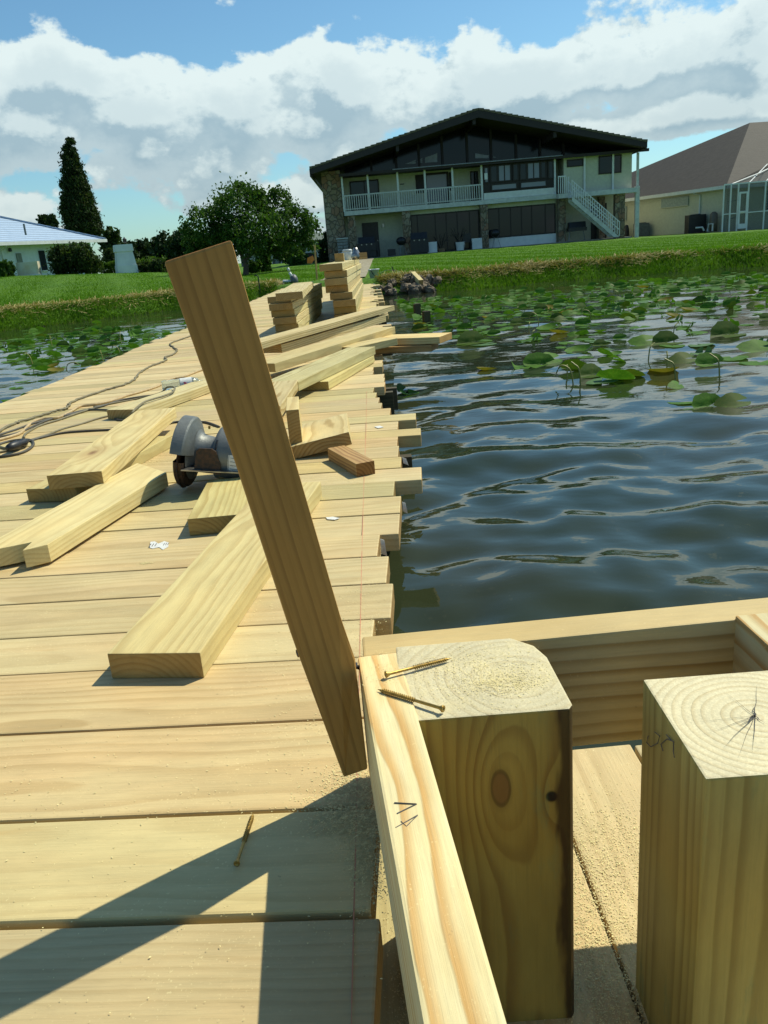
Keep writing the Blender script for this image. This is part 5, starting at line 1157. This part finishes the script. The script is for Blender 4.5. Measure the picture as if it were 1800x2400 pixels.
# ground floor
hbox('lintel', M_CREAM, (hx(508), hx(1172), YF + .5, YF + .6, hzv(1.95), hzv(2.19)))
win(hx(508), hx(822), hzv(-.30), hzv(1.94), YF + .5, M_GLASS, mull=(.1, .36, .52, .68, .86)); hbox('low_wall', M_WHITE, (hx(860), hx(1172), YF + .42, YF + .6, GZ - .2, hzv(.21)))
win(hx(860), hx(1172), hzv(.22), hzv(1.94), YF + .5, M_GLASS, mull=(.17, .34, .5, .65, .85))
dr = hbox('door', M_DOOR, (hx(285), hx(360), YW - .06, YW - .005, GZ, hzv(1.75))); hbox('door_knob', M_STEEL, (hx(352), hx(356), YW - .1, YW - .065, hzv(.6), hzv(.68)), parent=dr)
hbox('wall_lamp', M_STEEL, (hx(380), hx(389), YW - .12, YW - .01, hzv(1.4), hzv(1.62)))
hbox('door', M_DOOR, (hx(1357), hx(1384), YW - .06, YW - .005, GZ, hzv(1.75))); hbox('door', M_DOOR, (hx(1413), hx(1430), YW - .06, YW - .005, GZ, hzv(1.75)))
# stone
hbox('stone_wall', M_STONE, (hx(122), hx(206), YF + .3, YF + 3.2, GZ - .3, hzv(4.75)))
for a0_, a1_, dy in ((224, 257, .1), (471, 507, 0), (825, 858, 0), (1178, 1211, 0), (1430, 1474, -.2), (1384, 1411, 1.1)): hbox('stone_pillar', M_STONE, (hx(a0_), hx(a1_), YF + .02 + dy, YF + .45 + dy, GZ - .3, hzv(2.17 if a0_ < 1300 else 2.12)))
# stair
def stair():
    s0 = Vector((hx(1215), YF - .35, hzv(2.2))); s1 = Vector((hx(1425), YF - .35, GZ + .05)); mb = MB()
    for dy in (0, -.95):
        mb.prism([s0 + Vector((0, dy, 0)), s1 + Vector((0, dy, 0)), s1 + Vector((-.32, dy, 0)), s0 + Vector((-.0, dy, -.30))], (0, .05, 0))
    st_ = obj('staircase', mb, M_MINT, house); n_ = 13
    for i in range(n_):
        p = s0.lerp(s1, (i + .5) / n_); m2 = MB(); m2.box(p.x - .14, p.x + .14, p.y - .9, p.y, p.z - .02, p.z + .02); obj('step', m2, M_MINT, st_)
    for dy in (-.92, .03):
        m2 = MB(); 
        for dz in (.88, .45): m2.prism([s0 + Vector((0, dy, dz)), s1 + Vector((0, dy, dz)), s1 + Vector((0, dy, dz - .07)), s0 + Vector((0, dy, dz - .07))], (0, .04, 0))
        for i in range(22):
            p = s0.lerp(s1, i / 21); m2.box(p.x - .022, p.x + .022, p.y + dy - .03, p.y + dy - .002, p.z + .05, p.z + .87)
        obj('stair_railing', m2, M_WHITE, st_)
    m2 = MB()
    for i in range(6): x_ = hx(1168) + i * .12; m2.box(x_ - .022, x_ + .022, YF - .60, YF - .57, hzv(2.41), hzv(3.3))
    m2.box(hx(1166), hx(1202), YF - .61, YF - .56, hzv(3.3), hzv(3.37)); obj('landing_railing', m2, M_WHITE, st_)
stair()
# concrete footing
hbox('patio', simple('concrete', (.32, .31, .27), .9), (xl - .3, xr, YF - .1, YW - .02, GZ - .3, GZ + .02))

# things on the patio
def grill(a, Y, kind, label):
    x_ = hx(a); g_ = GZ + .02; t = thing('barbecue_grill', (x_, Y, g_), label, 'grill', 'grills along the house')
    if kind == 'box':
        mb = MB(); mb.box(x_ - .55, x_ + .55, Y - .3, Y + .3, g_ + .55, g_ + .75); mb.prism([(x_ - .5, Y - .28, g_ + .755), (x_ - .5, Y + .28, g_ + .755), (x_ - .5, Y + .2, g_ + 1.05), (x_ - .5, Y - .15, g_ + 1.08)], (1.0, 0, 0)); obj('firebox', mb, M_BLACK, t)
        for sx in (-.5, .5):
            mb = MB(); mb.tube([(x_ + sx * .8, Y, g_ + .55), (x_ + sx * 1.0, Y, g_)], .025, 6); obj('leg', mb, M_SLATE, t)
    elif kind == 'cart':
        mb = MB(); mb.box(x_ - .55, x_ + .55, Y - .3, Y + .3, g_ + .05, g_ + .85); obj('cart', mb, M_BLACK, t); mb = MB(); mb.prism([(x_ - .5, Y - .3, g_ + .86), (x_ - .5, Y + .3, g_ + .86), (x_ - .5, Y + .22, g_ + 1.2), (x_ - .5, Y - .1, g_ + 1.22)], (1.0, 0, 0)); obj('lid', mb, M_BLACK, t)
        mb = MB(); 
        for q in range(3): mb.cyl((x_ - .3 + q * .3, Y - .33, g_ + .78), (x_ - .3 + q * .3, Y - .301, g_ + .78), .04, n=10)
        obj('knob', mb, M_STEEL, t)
    else:
        mb = MB(); c = (x_, Y, g_ + .62); mb.lathe(c, [(0, -.05), (.15, -.03), (.27, .08), (.30, .2), (.30, .22), (.27, .32), (.15, .42), (0, .44)], 18); obj('kettle', mb, M_BLACK, t, smooth=True)
        for aa in (0, 2.1, 4.2):
            mb = MB(); mb.tube([(x_ + .12 * math.cos(aa), Y + .12 * math.sin(aa), g_ + .6), (x_ + .30 * math.cos(aa), Y + .3 * math.sin(aa), g_)], .014, 6); obj('leg', mb, M_SLATE, t)
grill(1255, YF - .2, 'box', 'black flat grill on legs under the outside stair'); grill(540, YF + .1, 'cart', 'large black cart grill right of the second stone pillar'); grill(887, YF - .1, 'kettle', 'kettle grill on three legs right of the middle stone pillar'); grill(458, YF - .1, 'kettle', 'kettle grill left of the second stone pillar'); grill(300, YF + .3, 'cart', 'black cart grill in front of the dark door')
def pot(a, w_, h_, label, mat=M_WHITE, plant=False, sq=False):
    x_ = hx(a); g_ = GZ + .02; Y = YF + .1; t = thing('planter', (x_, Y, g_), label, 'planter', 'white planters along the house'); mb = MB()
    if sq: mb.box(x_ - w_, x_ + w_, Y - w_ * .7, Y + w_ * .7, g_, g_ + h_)
    else: mb.lathe((x_, Y, g_), [(0, 0), (w_ * .8, 0), (w_, h_), (w_ * .9, h_), (w_ * .8, h_ - .05), (0, h_ - .05)], 18)
    obj('pot', mb, mat, t)
    if plant:
        mb = MB()
        for q in range(12):
            an = random.uniform(-1, 1); mb.tube([(x_, Y, g_ + h_ * .8), (x_ + an * .25, Y + random.uniform(-.1, .1), g_ + h_ + .35), (x_ + an * .55, Y + random.uniform(-.2, .2), g_ + h_ + random.uniform(.4, .9))], .012, 4)
        obj('branch', mb, M_BARK, t)
pot(598, .29, .62, 'square white planter box right of the cart grill', sq=True); pot(640, .25, .2, 'low pot with tall bare branches beside the square planter', simple('terracotta pot', (.25, .16, .09), .8), True); pot(728, .30, .48, 'round white tub with bare branches between the pillars', plant=True); pot(803, .30, .62, 'square white planter box left of the middle pillar', sq=True); pot(412, .24, .40, 'dark bin left of the kettle grill', M_BLACK, sq=True)
for i, (a, lb) in enumerate(((285, 'dark patio chair at the foot of the dark door, left'), (335, 'dark patio chair at the foot of the dark door, right'), (760, 'dark patio chair before the glass, right of the white tub'))):
    x_ = hx(a); t = thing('patio_chair', (x_, YF + .15, GZ), lb, 'chair', 'patio chairs'); g_ = GZ + .02; Y = YF + .15
    mb = MB(); mb.box(x_ - .25, x_ + .25, Y - .25, Y + .25, g_ + .42, g_ + .46); obj('seat', mb, M_BLACK, t); mb = MB(); mb.box(x_ - .25, x_ + .25, Y + .22, Y + .26, g_ + .47, g_ + .95); obj('backrest', mb, M_BLACK, t)
    for sx in (-.22, .22):
        for sy in (-.22, .22): mb = MB(); mb.box(x_ + sx - .02, x_ + sx + .02, Y + sy - .02, Y + sy + .02, g_, g_ + .415); obj('leg', mb, M_BLACK, t)
# grey slatted box against the stone wall
x_ = hx(192); mb = MB(); 
for q in range(7): mb.box(x_ - .32, x_ + .32, YF - .35, YF + .2, GZ + .03 + q * .17, GZ + .17 + q * .17)
t = thing('slatted_bin', (x_, YF, GZ), 'grey slatted storage box against the stone wall', 'storage box'); obj('slats', mb, M_SLATE, t); mb = MB(); mb.box(x_ - .36, x_ + .36, YF - .4, YF + .22, GZ + 1.225, GZ + 1.28); obj('lid', mb, M_MINT, t)

# ------------------------------------------------------------------ white house on the left
def lh():
    t = thing('white_house', (-22, 50, 1.2), 'low white house with a pale blue tiled hip roof at the left edge', 'house')
    A = Vector((-26.5, 40.5, 0)); Bc = Vector((-18.2, 58.6, 0)); d = (Bc - A).normalized(); nrm = Vector((-d.y, d.x, 0))      # eaves line, nrm points away (behind)
    if nrm.x > 0: nrm = -nrm
    ez = EYE + 2.27; e0, e1 = Vector((A.x, A.y, ez)), Vector((Bc.x, Bc.y, ez)); dep = 11.0
    in_ = .75; w0 = A + nrm * in_ ; w1 = Bc + nrm * in_ - d * in_
    mb = MB(); mb.prism([Vector((p.x, p.y, -.2)) for p in (w0, w1, w1 + nrm * dep, w0 + nrm * dep)], (0, 0, ez - .1 + .2)); wall = obj('wall', mb, simple('white block wall', (.66, .71, .74), .8, var=.05, scale=5), t)
    r0 = e0 + nrm * (dep / 2 + .7) + Vector((0, 0, 2.5)); r1 = e1 + nrm * (dep / 2 + .7) - d * 6.2 + Vector((0, 0, 2.5)); b0 = e0 + nrm * (dep + 1.4); b1 = e1 + nrm * (dep + 1.4)
    mb = MB(); mb.add([e0, e1, r1, r0, b1, b0], [(0, 1, 2, 3), (1, 4, 2), (4, 5, 3, 2), (0, 3, 5), (0, 5, 4, 1)]); rf = obj('roof', mb, M_BLUE, t, fix=True)
    mb = MB(); mb.prism([e0 - nrm * .12 + Vector((0, 0, .03)), e1 - nrm * .12 + Vector((0, 0, .03)), e1 - nrm * .12 - Vector((0, 0, .17)), e0 - nrm * .12 - Vector((0, 0, .17))], nrm * .11); obj('gutter', mb, M_WHITE, rf)
    mb = MB(); mb.tube([e1 + Vector((0, 0, .05)), r1 + Vector((0, 0, .05)), r0 + Vector((0, 0, .05))], .07, 6); obj('ridge_cap', mb, M_BLUE, rf)
    mb = MB(); q = at(52, 488, 49); mb.cyl(q - Vector((0, 0, .5)), q + Vector((0, 0, .12)), .06, n=8); obj('vent_pipe', mb, M_SLATE, rf)
    def onwall(px, off=.02):      # wall point at a photo column
        r = rayd(px, 550); n_ = Vector((nrm.x, nrm.y)); k = (w0.x * nrm.x + w0.y * nrm.y - off) / (r[0] * nrm.x + r[1] * nrm.y); return Vector((r[0] * k, r[1] * k, 0))
    for px0, px1, z0, z1, m_, lb in ((84, 96, .55, 1.75, M_GLASS, 'window'), (34, 45, .15, 1.65, simple('olive shutter', (.22, .24, .20), .6), 'door'), (137, 150, .9, 1.8, M_GLASS, 'window')):
        a, b_ = onwall(px0), onwall(px1); mb = MB(); a.z = b_.z = EYE + z0; mb.prism([a, b_, b_ + Vector((0, 0, z1 - z0)), a + Vector((0, 0, z1 - z0))], -nrm * .05); wo = obj(lb, mb, m_, wall)
        mb = MB(); a.z -= .08; b_.z -= .08; mb.prism([a - nrm * .0, b_, b_ + Vector((0, 0, .07)), a + Vector((0, 0, .07))], -nrm * .12); obj('sill', mb, M_WHITE, wo)
    a = onwall(6, .1); mb = MB(); mb.tube([(a.x, a.y, EYE + .2), (a.x, a.y, EYE + 1.85), (a.x + .5, a.y - .3, EYE + 2.1)], .05, 6); obj('downpipe', mb, M_WHITE, t)
    a = onwall(224, .1); mb = MB(); mb.tube([(w1.x + .05, w1.y - .1, EYE - .4), (w1.x + .05, w1.y - .1, EYE + 1.7), (w1.x + .5, w1.y - .5, EYE + 2.1)], .05, 6); obj('downpipe', mb, M_WHITE, t)
    c = onwall(24, .15); mb = MB(); mb.lathe((c.x, c.y, EYE + 1.75), [(0, 0), (.12, .02), (.1, .2), (0, .25)], 8); obj('flood_light', mb, M_BLACK, t)
lh()
# low white wall in front of the white house
a, b_ = at(33, 568, 43.2), at(80, 566, 43.2); zb = gz_(-17, 43) - .1; mb = MB(); mb.box(a.x, b_.x, 43.2, 43.5, zb, a.z); t = thing('low_wall', ((a.x + b_.x) / 2, 43.3, zb), 'short stained white garden wall before the white house', 'wall'); obj('wall_panel', mb, simple('stained white', (.66, .66, .56), .8, col2=(.58, .52, .36), scale=2.5), t)
mb = MB(); mb.box(a.x - .08, b_.x + .08, 43.14, 43.195, zb, a.z - .62); obj('wall_base', mb, M_WHITE, t)
# white chimney-like block
c0_, c1_ = at(247, 583, 42), at(290, 583, 42); ct = at(265, 528, 42); zg = gz_(c0_.x, 42) - .1; cx = (c0_.x + c1_.x) / 2
t = thing('chimney_block', (cx, 42.4, zg), 'white tapered masonry grill chimney with a black lantern on top', 'chimney')
def taper(z0, z1, w0, w1, Y=42.4): 
    mb = MB(); vs = []
    for z_, w_ in ((z0, w0), (z1, w1)): vs += [(cx - w_, Y - w_, z_), (cx + w_, Y - w_, z_), (cx + w_, Y + w_, z_), (cx - w_, Y + w_, z_)]
    rot = R(24); cr, sr = math.cos(rot), math.sin(rot); vs = [((x - cx) * cr - (y - Y) * sr + cx, (x - cx) * sr + (y - Y) * cr + Y, z) for x, y, z in vs]
    mb.add(vs, [(3, 2, 1, 0), (4, 5, 6, 7), (0, 1, 5, 4), (1, 2, 6, 5), (2, 3, 7, 6), (3, 0, 4, 7)]); return mb
zt = ct.z; obj('base', taper(zg, zg + .45, .50, .48), M_WHITE, t); obj('shaft', taper(zg + .45, zt - .33, .46, .39), M_WHITE, t); obj('cap', taper(zt - .33, zt, .44, .42), M_WHITE, t)
mb = MB(); lp = at(285, 525, 42.2); mb.lathe((cx + .15, 42.4, zt), [(.02, 0), (.02, .08), (.09, .1), (.11, .25), (.05, .3), (.015, .36), (0, .38)], 8); props(obj('lantern', mb, M_BLACK), 'black lantern on the white chimney block', 'lantern')

# ------------------------------------------------------------------ brown-roofed house on the right
def rh():
    t = thing('ranch_house', (22, 54, GZ), 'low cream house with a large brown shingle hip roof at the right edge', 'house')
    ez = EYE + 2.05; g_ = GZ - .4
    A = Vector((17.15, 58.2, 0)); Bc = Vector((20.95, 49.6, 0)); d = (Bc - A).normalized(); nrm = Vector((-d.y, d.x, 0)); nrm = nrm if nrm.x > 0 else -nrm
    A2 = A - d * 9
    mb = MB(); mb.prism([Vector((p.x, p.y, g_)) for p in (A2 + nrm * .5, Bc + nrm * .5 - d * .4, Bc + nrm * 16 - d * .4, A2 + nrm * 16)], (0, 0, ez - g_ - .08)); wall = obj('wall', mb, M_CREAM, t)
    Z = lambda p, z: Vector((p.x, p.y, z))
    pk = at(1620, 265, 57.5); pk2 = Vector((pk.x + 9, pk.y + 1.5, pk.z)); hB = Bc; hD = Bc + nrm * 17
    mb = MB(); mb.add([Z(A2, ez), Z(Bc, ez), Z(hD, ez), Z(A2 + nrm * 17, ez), pk, pk2, Z(A - d * 1 + nrm * 6, pk.z - 2.6)], [(0, 1, 4, 6), (1, 2, 5, 4), (2, 3, 5), (0, 6, 4, 5, 3), (0, 3, 2, 1)]); rf = obj('roof', mb, M_SHINGLE, t)
    mb = MB(); mb.prism([Z(A2, ez + .02) - nrm * .1, Z(Bc, ez + .02) - nrm * .1, Z(Bc, ez - .17) - nrm * .1, Z(A2, ez - .17) - nrm * .1], nrm * .09); mb.prism([Z(Bc, ez + .02) + d * .02, Z(hD, ez + .02) + d * .02, Z(hD, ez - .17) + d * .02, Z(Bc, ez - .17) + d * .02], d * .08); obj('gutter', mb, M_WHITE, rf)
    w0 = A + nrm * .5
    def onwall(px, off=.03):
        r = rayd(px, 450); k = (w0.x * nrm.x + w0.y * nrm.y - off) / (r[0] * nrm.x + r[1] * nrm.y); return Vector((r[0] * k, r[1] * k, 0))
    for px0, px1, z0, z1 in ((1429, 1487, 1.25, 1.78), (1343, 1354, .75, 1.6)):
        a, b_ = onwall(px0), onwall(px1); a.z = b_.z = EYE + z0; mb = MB(); mb.prism([a, b_, b_ + Vector((0, 0, z1 - z0)), a + Vector((0, 0, z1 - z0))], -nrm * .04); wo = obj('window', mb, simple('glass block', (.30, .38, .36), .3, scale=12), wall)
        mb = MB(); a.z -= .05; b_.z -= .05; mb.prism([a, b_, b_ + Vector((0, 0, .045)), a + Vector((0, 0, .045))], -nrm * .08); obj('sill', mb, M_CREAM, wo)
    a = onwall(1511, .06); mb = MB(); mb.tube([(a.x, a.y, g_ + .3), (a.x, a.y, EYE + 1.75), (a.x - .45, a.y - .1, EYE + 1.85)], .05, 6); obj('downpipe', mb, M_WHITE, t)
    for px, w_, h_, lb in ((1386, .42, .75, 'grey air conditioner unit farther along the cream wall'), (1503, .52, .95, 'black air conditioner unit nearer the pool screen')):
        a = onwall(px, .6); u = thing('air_conditioner', (a.x, a.y, GZ - .1), lb, 'air conditioner', 'air conditioner units'); mb = MB(); mb.box(a.x - w_, a.x + w_, a.y - .35, a.y + .35, GZ - .1, GZ + h_); mm = simple('ac grey', (.14, .16, .15), .6) if px < 1400 else M_BLACK; obj('casing', mb, mm, u)
        mb = MB(); mb.lathe((a.x, a.y, GZ + h_ + .005), [(0, 0), (.3, 0), (.32, .03), (0, .05)], 14); obj('fan_grille', mb, M_SLATE, u)
        mb = MB()
        for q in range(6): mb.box(a.x - w_ - .012, a.x + w_ + .012, a.y - .37, a.y - .351, GZ + .02 + q * h_ / 6.5, GZ + .05 + q * h_ / 6.5)
        obj('slats', mb, mm, u)
    a = onwall(1530, .8); u = thing('pool_filter', (a.x, a.y, GZ - .1), 'brown pool filter tank with white pipes near the pool screen', 'pool filter'); mb = MB(); mb.lathe((a.x + .35, a.y, GZ - .1), [(0, 0), (.22, 0), (.24, .5), (.22, 1.0), (.1, 1.12), (0, 1.14)], 14); obj('tank', mb, simple('filter brown', (.14, .12, .09), .5), u, smooth=True)
    mb = MB(); mb.tube([(a.x - .9, a.y - .5, GZ + .2), (a.x - .5, a.y - .5, GZ + .2), (a.x - .4, a.y - .5, GZ)], .05, 6); mb.tube([(a.x - .2, a.y - .5, GZ - .05), (a.x - .15, a.y - .5, GZ + .35), (a.x + .1, a.y - .5, GZ + .35), (a.x + .1, a.y - .5, GZ - .05)], .05, 6); obj('pipe', mb, M_PVC, u)
    mb = MB(); mb.tube([(a.x + .6, a.y + .1, GZ + .7), (a.x + .9, a.y, GZ + .7), (a.x + .9, a.y, GZ + 1.5), (a.x + 1.5, a.y - .6, GZ + 1.55), (a.x + 1.5, a.y - .6, GZ + .6), (a.x + .9, a.y, GZ + .5)], .02, 6); obj('conduit', mb, M_SLATE, u)
    a = onwall(1357, .5); mb = MB(); mb.lathe((a.x - .1, a.y, GZ - .1), [(0, 0), (.22, 0), (.2, .5), (.12, .8), (0, .85)], 10); props(obj('hose_reel', mb, M_BLACK), 'small dark hose reel at the far end of the cream wall', 'hose reel')
    # pool screen cage
    s = thing('pool_screen', (24, 49, GZ), 'white framed screen enclosure with a door beside the brown-roofed house', 'pool cage')
    Yc_ = 49.0; xs_ = [at(px, 430, Yc_).x for px in (1563, 1578, 1594, 1616, 1652)] + [24.6, 26.0, 28.0]
    zt_ = at(1594, 398, Yc_).z; bars = MB()
    for x_ in xs_: bars.box(x_ - .035, x_ + .035, Yc_ - .035, Yc_ + .035, g_, zt_)
    bars.box(xs_[0], 30, Yc_ - .03, Yc_ + .03, zt_, zt_ + .07); bars.box(xs_[0], 30, Yc_ - .028, Yc_ + .028, EYE + .45, EYE + .50)
    for x_ in xs_[3:]: bars.tube([(x_, Yc_, zt_ + .03), (x_ + 2.2, Yc_ + 2.6, zt_ + 1.1)], .035, 4)
    bars.tube([(xs_[1], Yc_, zt_ + .03), (xs_[3] + 1.0, Yc_ + 1.0, zt_ + .55), (xs_[4] + 2, Yc_ + 2.6, zt_ + 1.1)], .035, 4)
    obj('frame', bars, M_WHITE, s); mb = MB(); mb.box(xs_[0], 30, Yc_ + .04, Yc_ + .05, g_, zt_); mb.add([(xs_[1], Yc_ + .05, zt_ + .02), (30, Yc_ + .05, zt_ + .02), (30, Yc_ + 2.6, zt_ + 1.08), (xs_[4] + 2, Yc_ + 2.6, zt_ + 1.08)], [(0, 1, 2, 3)]); obj('screen', mb, M_SCREEN, s)
    dd = MB(); x0, x1 = xs_[2] + .04, xs_[3] - .04; zt2 = EYE + 1.62
    dd.box(x0, x0 + .09, Yc_ - .08, Yc_ - .04, g_ + .35, zt2); dd.box(x1 - .09, x1, Yc_ - .08, Yc_ - .04, g_ + .35, zt2); dd.box(x0 + .09, x1 - .09, Yc_ - .08, Yc_ - .04, zt2 - .1, zt2); dd.box(x0 + .09, x1 - .09, Yc_ - .08, Yc_ - .04, EYE + .5, EYE + .58); dd.box(x0 + .09, x1 - .09, Yc_ - .08, Yc_ - .04, g_ + .35, g_ + .62)
    obj('screen_door', dd, M_WHITE, s)
    mb = MB(); mb.box(22.4, 29, 51.5, 51.6, GZ + .9, GZ + 2.0); obj('inner_window', mb, M_GLASS, t)
rh()
# far apartment block behind the tree
def condo():
    t = thing('apartment_block', (-9, 96, .2), 'pale two-storey apartment block with screened balconies far behind the citrus tree', 'building')
    zb = .2; x0, x1 = at(520, 560, 96).x, at(712, 540, 96).x; mb = MB(); zt_ = at(690, 518, 96).z; mb.box(x0, x1, 96, 104, zb, zt_); obj('wall', mb, simple('pale green wall', (.34, .38, .34), .8), t)
    mb = MB(); mb.add([(x0 - .5, 95, zt_), (x1 + .5, 95, zt_), (x1 + .5, 105, zt_), (x0 - .5, 105, zt_), ((x0 + x1) / 2 - 4, 100, zt_ + 1.6), (x1 - 3, 100, zt_ + 1.6)], [(0, 1, 5, 4), (1, 2, 5), (2, 3, 4, 5), (3, 0, 4), (0, 3, 2, 1)]); obj('roof', mb, simple('green grey roof', (.14, .18, .14), .8), t)
    n_ = 5; 
    for fl in range(2):
        for i in range(n_):
            a = x0 + (x1 - x0) * (i + .12) / n_; b_ = x0 + (x1 - x0) * (i + .88) / n_; z0 = zb + .15 + fl * (zt_ - zb) / 2; z1 = z0 + (zt_ - zb) / 2 - .45
            mb = MB(); mb.box(a, b_, 95.9, 95.99, z0, z1); wd_ = obj('window', mb, glass('screen glass', (.03, .045, .055), .2) if (fl, i) == (0, 0) else bpy.data.materials['screen glass'], t)
            mb = MB()
            for q in range(3): mb.box(a + (b_ - a) * (q + .5) / 3 - .04, a + (b_ - a) * (q + .5) / 3 + .04, 95.8, 95.89, z0, z1)
            mb.box(a, b_, 95.76, 95.795, z0 + .7, z0 + .8); obj('frame', mb, M_WHITE, wd_)
condo()
c = at(*px1(905, 690), 60); mb = MB(); mb.box(c.x - .9, c.x + .7, 60, 60.4, gz_(c.x, 60) - .1, c.z + .35); t = thing('garden_shed', (c.x, 60, gz_(c.x, 60)), 'small dark shed with white trim far behind the survey stake', 'shed'); obj('wall', mb, M_BLACK, t)
mb = MB(); mb.box(c.x - 1.0, c.x + .8, 59.9, 59.99, c.z + .36, c.z + .48); mb.box(c.x + .62, c.x + .72, 59.9, 59.99, gz_(c.x, 60) - .1, c.z + .35); obj('trim', mb, M_WHITE, t)
print('objects', len(bpy.data.objects))
